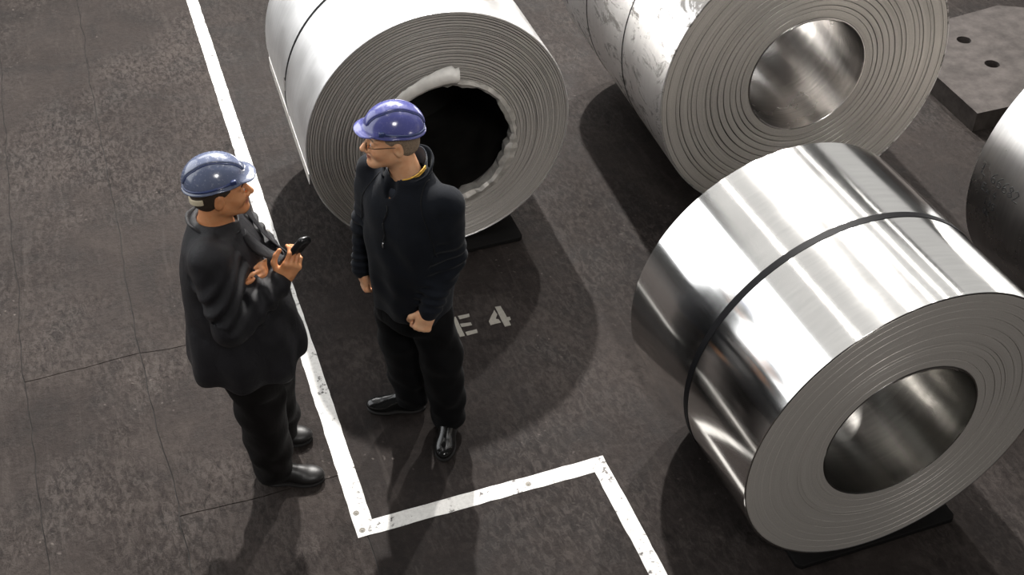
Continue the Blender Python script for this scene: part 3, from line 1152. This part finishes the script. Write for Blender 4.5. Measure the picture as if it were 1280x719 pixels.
def hard_hat(fr, parent, shell_mat, nape=False):
    """helmet in the head frame: shell with peak, raised crown ridge, rim channel"""
    O, Rm = fr
    hat = SDF()
    t = R_(-4)
    tilt = np.array([[math.cos(t), 0, math.sin(t)], [0, 1, 0], [-math.sin(t), 0, math.cos(t)]])
    hf = (O + Rm @ vec(-0.010, 0, 0.048), Rm @ tilt)
    a = dict(frame=hf)
    lo = O - vec(0.20, 0.20, 0.06)
    hi = O + vec(0.20, 0.20, 0.20)

    def dome(s, grow=0.0, k=0.004, op='u'):
        s.ell((0, 0, 0.0), (0.120 + grow, 0.099 + grow, 0.105 + grow), k, op, **a)

    def rim_z(P):                                        # the rim dips towards the nape
        return 0.006 - 0.014 * np.clip(-P[:, 0] / 0.13, 0, 1) - 0.010 * np.clip(P[:, 0] / 0.13, 0, 1)

    dome(hat)
    # peak
    pk = R_(12)
    prot = np.array([[math.cos(pk), 0, math.sin(pk)], [0, 1, 0], [-math.sin(pk), 0, math.cos(pk)]])
    hat.ell((0.100, 0, 0.004), (0.066, 0.076, 0.010), 0.022, rot=prot, **a)
    # flange round the rim
    def flange(P):
        kk = np.sqrt((P[:, 0] / 0.1235) ** 2 + (P[:, 1] / 0.1025) ** 2)
        r = (kk - 1) * 0.11
        z = P[:, 2] - rim_z(P)
        return np.sqrt(r * r + z * z) - 0.0055
    hat._add(flange, (0, 0, 0), 0.16, 0.008, 'u', hf)
    def under(P):
        return (P[:, 2] - rim_z(P)) + 0.003
    hat._add(under, (0, 0, -0.2), 0.36, 0.003, 's', hf)
    shell = sdf_mesh('hard_hat', hat, lo, hi, 0.003, shell_mat, parent)
    # crown ridge: a broad raised band from brow to nape
    rg = SDF()
    dome(rg, 0.006)
    def keep(P):
        w = 0.038 - 0.30 * np.clip(np.abs(P[:, 0]) - 0.06, 0, 1)
        return np.maximum(np.abs(P[:, 1]) - w, 0.024 - P[:, 2])
    rg._add(keep, (0, 0, 0.05), 0.2, 0.004, 'i', hf)
    sdf_mesh('crown_ridge', rg, lo, hi, 0.003, shell_mat, shell)
    # dark groove lines on both sides of the ridge
    for sy in (-1, 1):
        pts = []
        for i in range(25):
            th = R_(22 + 136 * i / 24)
            x = 0.1205 * math.cos(th)
            w = 0.0400 - 0.30 * max(0, abs(x) - 0.06)
            zz = 0.1055 * math.sqrt(max(0, 1 - (x / 0.1205) ** 2 - (w / 0.0995) ** 2))
            pts.append(to(hf, (x, sy * w, zz)))
        tube_mesh('ridge_groove', pts, 0.0024, M['hat_band'], shell)
    # rim channel
    pts, rad = [], []
    for i in range(60):
        th = 2 * math.pi * i / 60
        x, y = 0.1215 * math.cos(th), 0.1005 * math.sin(th)
        z = 0.019 - 0.014 * min(1, max(0, -x / 0.13)) + 0.004 * max(0, math.cos(th))
        if abs(th - math.pi) < R_(128):
            pts.append(to(hf, (x * 0.985, y * 0.985, z)))
    tube_mesh('rim_channel', pts, 0.0052, M['hat_band'], shell)
    for sy in (-1, 1):
        sl = SDF()
        sl.box((0.070, sy * 0.084, 0.022), (0.012, 0.008, 0.009), 0.003, frame=hf)
        c = to(hf, (0.070, sy * 0.084, 0.022))
        sdf_mesh('accessory_slot', sl, c - 0.03, c + 0.03, 0.0025, M['hat_band'], shell)
    if nape:
        pts = []
        for i in range(17):
            th = R_(125 + 110 * i / 16)
            pts.append(to(fr, (-0.012 + 0.103 * math.cos(th), 0.083 * math.sin(th), -0.005 - 0.018 * math.sin(math.pi * i / 16))))
        st_ = SDF()
        for p, q in zip(pts, pts[1:]):
            st_.cone(p + vec(0, 0, 0.008), q + vec(0, 0, 0.008), 0.005, 0.005, 0.002)
            st_.cone(p - vec(0, 0, 0.008), q - vec(0, 0, 0.008), 0.005, 0.005, 0.002)
            st_.cone(p, q, 0.005, 0.005, 0.002)
        sdf_mesh('nape_strap', st_, O - 0.16, O + 0.16, 0.003, M['cream'], shell)
    return shell


def face_bits(fr, parent, body, lip=True, brow=None):
    for y in (-1, 1):
        e = SDF()
        e.ball((0.0815, y * 0.031, -0.002), 0.0125, 0, frame=fr)
        c = to(fr, (0.0815, y * 0.031, -0.002))
        ob = sdf_mesh('eye', e, c - 0.02, c + 0.02, 0.0022, M['eye_white'], parent)
        i = SDF()
        i.ball((0.0905, y * 0.031, -0.003), 0.0052, 0, frame=fr)
        c = to(fr, (0.0905, y * 0.031, -0.003))
        sdf_mesh('iris', i, c - 0.012, c + 0.012, 0.0015, M['iris'], ob)
        if brow:
            b = SDF()
            b.cone((0.093, y * 0.013, 0.021), (0.084, y * 0.046, 0.022), 0.0042, 0.003, 0.002, frame=fr)
            c = to(fr, (0.088, y * 0.03, 0.021))
            sdf_mesh('eyebrow', b, c - 0.03, c + 0.03, 0.002, M[brow], parent)
    # colour the lips
    me = body.data
    me.materials.append(M['lip'])
    co = np.empty(len(me.polygons) * 3)
    me.polygons.foreach_get('center', co)
    L = (co.reshape(-1, 3) - fr[0]) @ fr[1]
    m = (np.abs(L[:, 1]) < 0.021) & (np.abs(L[:, 2] + 0.067) < 0.0085) & (L[:, 0] > 0.085)
    mi = np.zeros(len(me.polygons), dtype=np.int32)
    mi[m] = 1
    me.polygons.foreach_set('material_index', mi)


def cropped_hair(fr, parent, mat, side=0.010, top=0.05):
    hr = SDF()
    hr.ell((-0.014, 0, 0.033), (0.1025, 0.0805, 0.090), 0.0, frame=fr)
    hr.ell((-0.040, 0, -0.030), (0.072, 0.066, 0.052), 0.03, frame=fr)
    def region(P):
        # behind the brow, above a line that drops to the nape
        return np.maximum(P[:, 0] - 0.045, np.maximum(-P[:, 2] - 0.012 + 0.75 * (P[:, 0] + 0.02) - 0.028, P[:, 2] - top))
    hr._add(region, (-0.02, 0, 0), 0.2, 0.006, 'i', fr)
    for y in (-1, 1):
        hr.ell((-0.004, y * 0.085, -0.016), (0.024, 0.022, 0.034), 0.004, 's', frame=fr)
    return sdf_mesh('hair', hr, fr[0] - 0.16, fr[0] + 0.16, 0.003, mat, parent)


def shoe(parent, heel, toe, mat, width=0.048, h=0.085, shaft=None, shiny=False):
    """heel and toe points on the ground; sole as a sub-part"""
    heel, toe = np.asarray(heel, float), np.asarray(toe, float)
    L = np.linalg.norm(toe - heel)
    fr = frame(heel, toe - heel, (0, 0, 1))
    s = SDF()
    s.ell((L * 0.74, 0, 0.034), (L * 0.27, width, 0.036), 0.02, frame=fr)
    s.ell((L * 0.30, 0, 0.040), (L * 0.31, width * 0.80, 0.048), 0.03, frame=fr)
    s.cone((L * 0.22, 0, 0.05), (L * 0.24, 0, h), 0.040, 0.044, 0.03, frame=fr)
    s.cone((L * 0.28, 0, 0.085), (L * 0.64, 0, 0.052), 0.038, 0.028, 0.03, frame=fr)
    s.half((0, 0, 0.014), (0, 0, -1))
    mid = (heel + toe) / 2
    o = sdf_mesh('shoe', s, mid - vec(0.24, 0.24, 0.03), mid + vec(0.24, 0.24, 0.2), 0.004, mat, parent)
    q = SDF()
    q.ell((L * 0.70, 0, 0.012), (L * 0.305, width * 1.06, 0.06), 0.02, frame=fr)
    q.ell((L * 0.28, 0, 0.012), (L * 0.285, width * 0.88, 0.06), 0.03, frame=fr)
    q.half((0, 0, 0.015), (0, 0, 1))
    q.half((0, 0, 0.001), (0, 0, -1))
    sdf_mesh('sole', q, mid - vec(0.24, 0.24, 0.02), mid + vec(0.24, 0.24, 0.06), 0.004, M['sole'], o)
    # lace rows
    for i in range(4):
        t = 0.40 + 0.075 * i
        zz = 0.114 - 0.012 * i
        pts = [to(fr, (L * t, -0.016 + 0.008 * k, zz - abs(k - 2) * 0.004)) for k in range(5)]
        tube_mesh('lace', pts, 0.0025, M['sole'], o, 6)
    return o


# ================================================================== the man in the fleece
person_b = empty('person', (0.912, 3.886, 0.0), -YAW)
tag(person_b, 'man in glossy blue hard hat, glasses and black fleece, hands at his sides', 'person', 'men in hard hats')
hfB = frame((-0.030, 0.004, 1.648), (-0.95, -0.31, 0.06), (0, 0, 1))
fB = unit((-0.60, -0.80, 0))
lB = vec(0.80, -0.60, 0)
ctr = vec(0.02, 0.01, 0)
shL, shR = vec(0.180, -0.105, 1.415), vec(-0.130, 0.120, 1.415)
elL, elR = vec(0.192, -0.085, 1.105), vec(-0.178, 0.150, 1.105)
wrL, wrR = vec(0.092, -0.205, 0.912), vec(-0.206, 0.070, 0.905)
hipL, hipR = vec(0.078, -0.045, 0.90), vec(-0.070, 0.060, 0.90)
knL, knR = vec(0.122, -0.050, 0.50), vec(-0.072, 0.080, 0.50)
anL, anR = vec(0.142, -0.030, 0.085), vec(-0.040, 0.100, 0.09)
torsoB = (vec(0, 0, 0), np.stack([lB, -fB, vec(0, 0, 1)], 1))     # x to his left, y to his back

bB = SDF()
build_head(bB, hfB, 1.0, 1.04)
bB.cone(to(hfB, (-0.022, 0, -0.055)), (0.022, 0.016, 1.455), 0.056, 0.064, 0.03)
bB.loft([(0.86, 0.02, 0.0, 0.15, 0.11), (1.05, 0.02, 0.0, 0.15, 0.11), (1.25, 0.02, 0.0, 0.17, 0.11), (1.38, 0.02, 0.0, 0.15, 0.09), (1.45, 0.02, 0.0, 0.07, 0.06)], 0.04, frame=torsoB)
for sh, el, wr in ((shL, elL, wrL), (shR, elR, wrR)):
    bB.cone(sh, el, 0.050, 0.040, 0.04)
    bB.cone(el, wr, 0.040, 0.027, 0.02)
for hp, kn, an in ((hipL, knL, anL), (hipR, knR, anR)):
    bB.cone(hp, kn, 0.080, 0.055, 0.04)
    bB.cone(kn, an, 0.055, 0.036, 0.02)
bB.cone(anL, (0.130, -0.16, 0.045), 0.03, 0.018, 0.02)
bB.cone(anR, (-0.17, 0.10, 0.045), 0.03, 0.018, 0.02)
FIST = [(1.25, 1.55, 0.95)] * 4
handL = frame(wrL, (-0.35, -0.30, -0.86), (0.35, -0.90, 0.25))
build_hand(bB, handL, -1, FIST, [(0.75, 0.62, -0.35), (0.75, -0.25, -0.75), (0.5, -0.75, -0.5)])
handR = frame(wrR, (0.05, -0.22, -0.97), (-0.92, -0.35, 0.05))
build_hand(bB, handR, 1, FIST, [(0.75, 0.62, -0.35), (0.75, -0.25, -0.75), (0.5, -0.75, -0.5)])
bodyB = sdf_mesh('body', bB, (-0.36, -0.40, 0.0), (0.36, 0.32, 1.80), 0.0043, M['skin'], person_b)
face_bits(hfB, person_b, bodyB, brow='hair_grey')
cropped_hair(hfB, person_b, M['hair_grey'])
hard_hat(hfB, person_b, M['hat_blue'])

# glasses
gl = tube_mesh('glasses', [to(hfB, (0.112, y, 0.002 + 0.002 * math.cos(y * 150))) for y in np.linspace(-0.011, 0.011, 5)], 0.0012, M['wire'], person_b)
for y in (-1, 1):
    ring = [to(hfB, (0.110 - 0.006 * (abs(math.cos(t) * 0.5 + 0.5)) if y < 0 else 0.110 - 0.006 * abs(math.cos(t) * -0.5 + 0.5), y * 0.031 + 0.020 * math.cos(t), -0.006 + 0.0145 * math.sin(t))) for t in np.linspace(0, 2 * math.pi, 25)[:-1]]
    tube_mesh('rim', ring, 0.0012, M['wire'], gl, 6, True)
    cmid = sum(ring) / len(ring)
    link_mesh('lens', [cmid + 0.97 * (p - cmid) for p in ring] + [cmid + 0.97 * (p - cmid) + 0.001 * hfB[1][:, 0] for p in ring],
              [tuple(range(24))[::-1], tuple(range(24, 48))] + [(i, (i + 1) % 24, 24 + (i + 1) % 24, 24 + i) for i in range(24)], M['lens'], gl, smooth=False)
    tube_mesh('temple_arm', [to(hfB, (x, y * yy, z)) for x, yy, z in ((0.103, 0.051, -0.002), (0.085, 0.066, 0.001), (0.05, 0.075, 0.004), (0.01, 0.083, 0.006), (-0.012, 0.085, 0.003), (-0.022, 0.084, -0.012))], 0.0013, M['wire'], gl, 6)

# fleece
fl = SDF()
fl.loft([(0.775, 0.010, 0.005, 0.168, 0.140), (0.80, 0.010, 0.005, 0.175, 0.146), (0.87, 0.012, 0.005, 0.184, 0.152), (1.00, 0.015, 0.0, 0.190, 0.152), (1.15, 0.02, 0.0, 0.205, 0.150),
         (1.28, 0.022, 0.002, 0.208, 0.142), (1.37, 0.024, 0.006, 0.190, 0.125), (1.43, 0.026, 0.010, 0.150, 0.105), (1.475, 0.028, 0.016, 0.098, 0.088), (1.50, 0.028, 0.018, 0.085, 0.082)], 0.03, frame=torsoB)
for sh, el, wr in ((shL, elL, wrL), (shR, elR, wrR)):
    fl.cone(sh - vec(0, 0, 0.01), el, 0.076, 0.062, 0.05)
    fl.cone(el, wr + (el - wr) * 0.06, 0.064, 0.048, 0.02)
    fl.cone(wr + (el - wr) * 0.10, wr + (el - wr) * 0.02, 0.046, 0.041, 0.006)       # ribbed cuff
# open neck
nk = to(hfB, (-0.022, 0, -0.055))
fl.cone((0.025, 0.012, 1.45), (0.018, 0.012, 1.60), 0.074, 0.085, 0.012, 's')
fl.cone(ctr + fB * 0.085 + vec(0, 0, 1.385), ctr + fB * 0.125 + vec(0, 0, 1.50), 0.010, 0.042, 0.012, 's')


def fleece_folds(P):
    d = ripple(P, 0.0045)
    for sh, el, wr in ((shL, elL, wrL), (shR, elR, wrR)):
        d = d + fold_along(P, el + (sh - el) * 0.35, el + (wr - el) * 0.35, 3.2, 0.006, 0.10)
        d = d + fold_along(P, el + (wr - el) * 0.5, wr, 3.0, 0.005, 0.08)
    # long drapes down the front
    u = P @ lB
    d = d + 0.005 * np.sin(u * 42 + 4 * np.sin(P[:, 2] * 5)) * np.clip((1.30 - P[:, 2]) * 4, 0, 1)
    # armhole seams
    return d


fl.post = fleece_folds
fleece = sdf_mesh('fleece_jacket', fl, (-0.36, -0.40, 0.66), (0.40, 0.34, 1.56), 0.005, M['fleece'], person_b)


def collar_mesh(name, centre, fwd, r0, r1, h, back_h, open_deg, mat, parent, tilt=0.25, thick=0.006, flare=0.0, base_drop=0.05):
    """standing collar: open in front by open_deg to either side of fwd"""
    fwd = unit(fwd)
    left = vec(-fwd[1], fwd[0], 0)
    vs, fs = [], []
    NA, NH = 40, 6
    for i in range(NA + 1):
        a = R_(open_deg) + (2 * math.pi - 2 * R_(open_deg)) * i / NA
        f = (1 - math.cos(a)) / 2            # 0 in front, 1 behind
        for j in range(NH + 1):
            t = j / NH
            r = r0 + (r1 - r0) * t + flare * t * t
            hh = (h + (back_h - h) * f) * t
            p = np.asarray(centre, float) + r * (math.cos(a) * fwd * 1.02 + math.sin(a) * left) + vec(0, 0, hh - base_drop * (1 - f))
            vs.append(p + vec(0, 0, 0.003 * math.sin(7 * a)) * t)
    for i in range(NA):
        for j in range(NH):
            p = i * (NH + 1) + j
            fs.append((p, p + NH + 1, p + NH + 2, p + 1))
    o = link_mesh(name, vs, fs, mat, parent)
    so_ = o.modifiers.new('thickness', 'SOLIDIFY')
    so_.thickness = thick
    so_.offset = 0
    sb = o.modifiers.new('round', 'SUBSURF')
    sb.levels = sb.render_levels = 1
    return o


collar_mesh('fleece_collar', (0.024, 0.014, 1.470), fB, 0.094, 0.092, 0.064, 0.080, 30, M['fleece'], fleece, flare=0.014, thick=0.010, base_drop=0.055)
shirt_c = collar_mesh('shirt_collar', (0.022, 0.014, 1.476), fB, 0.080, 0.076, 0.072, 0.082, 20, M['shirt'], person_b, thick=0.006, flare=0.006, base_drop=0.055)
# yellow stripe along the shirt collar on his left side
for dz in (0.0, 0.0105):
    pts = []
    lf = vec(-fB[1], fB[0], 0)
    for i in range(9):
        a = R_(28 + 75 * i / 8)
        f = (1 - math.cos(a)) / 2
        pts.append(vec(0.022, 0.014, 1.476) + 0.0850 * (math.cos(a) * fB + math.sin(a) * lf) + vec(0, 0, 0.070 + 0.010 * f - 0.055 * (1 - f) - dz))
    tube_mesh('collar_stripe', pts, 0.0036, M['stripe'], shirt_c, 6)
# shirt front that shows in the open neck
sf = SDF()
sf.ell(ctr + fB * 0.012 + vec(0.002, 0.004, 1.405), (0.092, 0.092, 0.080), 0.01)
sf.cone((0.022, 0.014, 1.44), (0.018, 0.012, 1.60), 0.060, 0.066, 0.01, 's')
sf.cone(ctr + fB * 0.075 + vec(0, 0, 1.445), ctr + fB * 0.11 + vec(0, 0, 1.54), 0.008, 0.036, 0.008, 's')
sdf_mesh('shirt', sf, (-0.12, -0.13, 1.29), (0.16, 0.15, 1.52), 0.004, M['shirt'], person_b)


def on_front(u, z, s, eps=0.001):
    """walk from outside towards the body axis until the jacket surface is met"""
    base = ctr + lB * u
    hit = s.first_hit(vec(base[0], base[1], z) + fB * 0.30, -fB, 0.29)
    if hit is not None:
        return hit + fB * eps
    return vec(base[0] + fB[0] * 0.1, base[1] + fB[1] * 0.1, z)


zp = [on_front(0.006 * math.sin(i), z, fl, 0.001) for i, z in enumerate(np.linspace(1.385, 1.215, 12))]
tube_mesh('zip', zp, 0.0042, M['fleece_trim'], fleece, 6)
pul = tube_mesh('zip_pull', [zp[-1] + fB * 0.004, zp[-1] + fB * 0.007 - vec(0, 0, 0.012), zp[-1] + fB * 0.005 - vec(0, 0, 0.026)], 0.0035, M['zip'], fleece, 6)
for i in range(2):
    bt = SDF()
    p = ctr + fB * (0.072 + 0.012 * i) + lB * 0.004 + vec(0, 0, 1.440 - 0.035 * i)
    bt.ball(p, 0.006, 0)
    sdf_mesh('button', bt, p - 0.012, p + 0.012, 0.002, M['cream'], shirt_c)
# raised armhole seams
for sh, sg in ((shL, 1), (shR, -1)):
    cen = sh - lB * sg * 0.035 - vec(0, 0, 0.035)
    pts = []
    for i in range(21):
        a = R_(-80 + 170 * i / 20)
        dirv = fB * math.cos(a) + vec(0, 0, 1) * math.sin(a)
        base = cen - lB * sg * 0.045 * math.sin(a)
        hit = fl.first_hit(base + dirv * 0.22, -dirv, 0.20)
        if hit is not None:
            pts.append(hit + dirv * 0.0005)
    tube_mesh('armhole_seam', pts, 0.0024, M['fleece_trim'], fleece, 6)

# trousers
tr = SDF()
tr.loft([(0.70, 0.008, 0.0, 0.150, 0.125), (0.80, 0.010, 0.0, 0.152, 0.125), (0.92, 0.012, 0.0, 0.150, 0.122)], 0.03, frame=torsoB)
for hp, kn, an in ((hipL, knL, anL), (hipR, knR, anR)):
    tr.cone(hp - vec(0, 0, 0.10), kn, 0.100, 0.094, 0.05)
    tr.cone(kn, an + vec(0, 0, 0.0), 0.098, 0.082, 0.03)
tr.half((0, 0, 0.055), (0, 0, -1))


def trouser_foldsB(P):
    d = ripple(P, 0.004)
    for i, (kn, an) in enumerate(((knL, anL), (knR, anR))):
        d = d + drape(P, an, an + (kn - an) * 0.55, 0.010, 0.13, 3.0, i)
        d = d + drape(P, kn, kn + vec(0, 0, 0.3), 0.008, 0.14, 1.6, i + 2)
    return d


tr.post = trouser_foldsB
sdf_mesh('trousers', tr, (-0.30, -0.28, 0.03), (0.36, 0.30, 0.97), 0.006, M['trousers_b'], person_b)
shoe(person_b, (0.022, 0.100, 0.0), (-0.262, 0.095, 0.0), M['shoe'], 0.047, shiny=True)
shoe(person_b, (0.150, 0.035, 0.0), (0.122, -0.248, 0.0), M['shoe'], 0.047, shiny=True)

# ================================================================== the man with the phone
person_a = empty('person', (0.24, 3.88, 0.0), -YAW)
tag(person_a, 'man in scuffed grey-blue hard hat and long dark work jacket, holding up a black phone', 'person', 'men in hard hats')
hfA = frame((-0.052, 0.012, 1.562), (0.955, 0.27, 0.02), (0.0, 0.0, 1))
sRa, sLa = vec(-0.085, -0.175, 1.365), vec(-0.105, 0.175, 1.365)
eRa, eLa = vec(-0.032, -0.255, 1.080), vec(-0.010, 0.250, 1.085)
wRa, wLa = vec(0.158, -0.085, 1.185), vec(0.118, -0.005, 1.195)
hRa, hLa = vec(-0.040, -0.100, 0.86), vec(-0.040, 0.100, 0.86)
kRa, kLa = vec(-0.022, -0.110, 0.48), vec(-0.015, 0.110, 0.48)
aRa, aLa = vec(-0.012, -0.125, 0.09), vec(-0.020, 0.120, 0.09)

bA = SDF()
build_head(bA, hfA, 0.9, 1.06)
bA.cone(to(hfA, (-0.026, 0, -0.055)), (-0.098, 0.004, 1.385), 0.057, 0.068, 0.03)
bA.loft([(0.86, -0.05, 0, 0.12, 0.15), (1.05, -0.06, 0, 0.13, 0.16), (1.25, -0.085, 0, 0.11, 0.17), (1.34, -0.09, 0, 0.09, 0.15), (1.41, -0.095, 0, 0.06, 0.07)], 0.04)
for sh, el, wr in ((sRa, eRa, wRa), (sLa, eLa, wLa)):
    bA.cone(sh, el, 0.050, 0.042, 0.04)
    bA.cone(el, wr, 0.042, 0.028, 0.02)
for hp, kn, an in ((hRa, kRa, aRa), (hLa, kLa, aLa)):
    bA.cone(hp, kn, 0.080, 0.055, 0.04)
    bA.cone(kn, an, 0.055, 0.036, 0.02)
bA.cone(aRa, (0.12, -0.12, 0.045), 0.03, 0.018, 0.02)
bA.cone(aLa, (0.04, 0.125, 0.045), 0.03, 0.018, 0.02)
PH_U = unit((0.62, 0.05, 0.78))                     # the way the phone points
PH_N = unit((-0.55, 0.70, 0.45))                    # the way its keys face
handA = frame(wRa, (0.55, 0.12, 0.80), (0.35, -0.85, -0.10))
GRIP = [(0.35, 0.85, 0.75), (0.50, 0.95, 0.75), (0.62, 1.00, 0.75), (0.75, 1.00, 0.75)]
build_hand(bA, handA, 1, GRIP, [(0.70, 0.70, -0.45), (0.92, 0.10, -0.40), (0.95, -0.20, -0.25)], scale=1.02)
handA2 = frame(wLa, (-0.42, -0.86, 0.27), (0.75, -0.25, 0.55))
build_hand(bA, handA2, 1, [(0.25, 0.45, 0.35)] * 4, [(0.6, 0.8, 0.1), (0.9, 0.4, 0.0), (0.95, 0.1, -0.1)])
bodyA = sdf_mesh('body', bA, (-0.36, -0.36, 0.0), (0.36, 0.36, 1.72), 0.0043, M['skin_b'], person_a)
face_bits(hfA, person_a, bodyA, brow='hair_dark')
cropped_hair(hfA, person_a, M['hair_dark'])
hard_hat(hfA, person_a, M['hat_grey'], nape=True)

jk = SDF()
jk.loft([(0.695, -0.060, 0.0, 0.240, 0.245), (0.72, -0.060, 0.0, 0.248, 0.252), (0.82, -0.058, 0.0, 0.238, 0.250), (0.95, -0.060, 0.0, 0.222, 0.228), (1.10, -0.075, 0.0, 0.195, 0.205),
         (1.23, -0.090, 0.0, 0.168, 0.192), (1.32, -0.095, 0.0, 0.142, 0.175), (1.385, -0.097, 0.0, 0.108, 0.140), (1.425, -0.097, 0.002, 0.090, 0.100), (1.445, -0.096, 0.003, 0.086, 0.088)], 0.03)
for sh, el, wr in ((sRa, eRa, wRa), (sLa, eLa, wLa)):
    jk.cone(sh - vec(0, 0, 0.005), el, 0.088, 0.074, 0.05)
    jk.cone(el, wr + (el - wr) * (0.10 if wr is wRa else -0.06), 0.076, 0.058 if wr is wRa else 0.050, 0.015)
jk.cone((-0.085, 0.006, 1.36), (-0.070, 0.006, 1.56), 0.070, 0.088, 0.012, 's')
# the open front: a channel between the two flaps
for z0, z1, w0, w1 in ((1.40, 1.20, 0.050, 0.020), (1.20, 0.66, 0.020, 0.016)):
    jk.cone((0.06 if z0 > 1.3 else 0.125, 0.055, z0), (0.115 if z1 > 1 else 0.225, 0.060, z1), w0, w1, 0.012, 's')


def jacket_folds(P):
    d = ripple(P, 0.0035)
    for sh, el, wr in ((sRa, eRa, wRa), (sLa, eLa, wLa)):
        d = d + fold_along(P, el + (sh - el) * 0.75, el + (wr - el) * 0.30, 3.1, 0.009, 0.13)
        d = d + fold_along(P, el + (wr - el) * 0.25, wr, 3.0, 0.008, 0.10)
    an = np.arctan2(P[:, 1], P[:, 0] + 0.06)
    d = d + 0.011 * np.sin(an * 8 + 2.5 * np.sin(P[:, 2] * 6)) * np.clip((1.15 - P[:, 2]) * 2.4, 0, 1)
    return d


jk.post = jacket_folds
jacket = sdf_mesh('work_jacket', jk, (-0.40, -0.40, 0.64), (0.34, 0.40, 1.50), 0.005, M['workwear'], person_a)
collar_mesh('jacket_collar', (-0.088, 0.006, 1.402), (0.97, 0.25, 0), 0.094, 0.088, 0.030, 0.046, 34, M['workwear'], jacket, flare=0.022, thick=0.009, base_drop=0.045)
# lapels folded back on both sides of the open front
for sg in (-1, 1):
    vs, fs = [], []
    for i in range(9):
        t = i / 8
        z = 1.385 - 0.20 * t
        wdt = 0.012 + 0.055 * math.sin(math.pi * min(1, 0.18 + t * 0.75))
        for j in range(5):
            s_ = j / 4
            yy = 0.055 + sg * (0.040 * (1 - t) + 0.018 + wdt * s_)
            hit = jk.first_hit(vec(0.20, yy, z), vec(-1, 0, 0), 0.3)
            x = hit[0] if hit is not None else 0.0
            vs.append([x + 0.010 + 0.008 * math.sin(math.pi * s_), yy, z - 0.012 * s_])
    for _ in range(6):                                   # ease the roll of the lapel
        xs = [v[0] for v in vs]
        for i in range(1, 8):
            for j in range(5):
                vs[i * 5 + j][0] = max(xs[i * 5 + j] * 0.5 + (xs[i * 5 - 5 + j] + xs[i * 5 + 5 + j]) * 0.25, xs[i * 5 + j] - 0.004)
    for i in range(8):
        for j in range(4):
            p = i * 5 + j
            fs.append((p, p + 1, p + 6, p + 5))
    lp = link_mesh('lapel', vs, fs, M['workwear'], jacket)
    so_ = lp.modifiers.new('thickness', 'SOLIDIFY')
    so_.thickness = 0.006
    lp.modifiers.new('round', 'SUBSURF').levels = 1
te = SDF()
te.ell((-0.085, 0.006, 1.345), (0.105, 0.090, 0.075), 0.01)
te.cone((-0.085, 0.006, 1.375), (-0.075, 0.006, 1.56), 0.066, 0.070, 0.008, 's')
te.loft([(0.70, -0.05, 0, 0.20, 0.19), (0.95, -0.05, 0, 0.195, 0.19), (1.10, -0.06, 0, 0.165, 0.18), (1.25, -0.075, 0, 0.135, 0.16), (1.36, -0.085, 0, 0.09, 0.09)], 0.02)
sdf_mesh('sweater', te, (-0.30, -0.24, 0.66), (0.20, 0.24, 1.46), 0.006, M['tee'], person_a)

ta = SDF()
ta.loft([(0.62, -0.035, 0.0, 0.120, 0.185), (0.75, -0.04, 0.0, 0.135, 0.19), (0.88, -0.04, 0.0, 0.14, 0.19)], 0.03)
for hp, kn, an in ((hRa, kRa, aRa), (hLa, kLa, aLa)):
    ta.cone(hp - vec(0, 0, 0.10), kn, 0.118, 0.108, 0.05)
    ta.cone(kn, an + vec(0.0, 0, 0.01), 0.108, 0.090, 0.03)
ta.half((0, 0, 0.050), (0, 0, -1))


def trouser_foldsA(P):
    d = ripple(P, 0.005)
    for i, (kn, an) in enumerate(((kRa, aRa), (kLa, aLa))):
        d = d + drape(P, an, an + (kn - an) * 0.6, 0.013, 0.14, 3.0, i)
        d = d + drape(P, kn, kn + vec(0, 0, 0.3), 0.010, 0.15, 1.6, i + 2)
    return d


ta.post = trouser_foldsA
sdf_mesh('trousers', ta, (-0.28, -0.34, 0.02), (0.24, 0.34, 0.93), 0.006, M['trousers_a'], person_a)
shoe(person_a, (-0.085, -0.125, 0.0), (0.212, -0.118, 0.0), M['boot'], 0.053)
shoe(person_a, (-0.165, 0.118, 0.0), (0.125, 0.128, 0.0), M['boot'], 0.053)

# the phone, held up in his right hand
ph = empty('mobile_phone', (0, 0, 0))
tag(ph, 'small black mobile phone held up in the hand of the man at left', 'phone')
ph.location = person_a.matrix_basis @ Vector((0, 0, 0))
ph.rotation_euler = (0, 0, -YAW)
pc_ = to(handA, (0.098, 0.004, -0.031))
phf = (pc_, np.stack([PH_U, unit(np.cross(PH_N, PH_U)), unit(np.cross(PH_U, np.cross(PH_N, PH_U)))], 1))
pb = SDF()
pb.box((0.030, 0, 0), (0.078, 0.029, 0.013), 0.010, frame=phf)
pb.ell((0.098, 0, 0), (0.024, 0.028, 0.0125), 0.012, frame=phf)
sdf_mesh('casing', pb, pc_ - 0.13, pc_ + 0.13, 0.003, M['phone'], ph)
sc_ = SDF()
sc_.box((0.070, 0, 0.0125), (0.026, 0.022, 0.0014), 0.001, frame=phf)
sdf_mesh('screen', sc_, pc_ - 0.1, pc_ + 0.13, 0.0016, M['phone_grey'], ph)
for r in range(4):
    for c in range(3):
        q = to(phf, (0.030 - 0.013 * r, (c - 1) * 0.014, 0.0132))
        kx = SDF()
        kx.box((0.030 - 0.013 * r, (c - 1) * 0.014, 0.0132), (0.0042, 0.0050, 0.0016), 0.001, frame=phf)
        sdf_mesh('key', kx, q - 0.009, q + 0.009, 0.0015, M['phone_grey'], ph)
#END
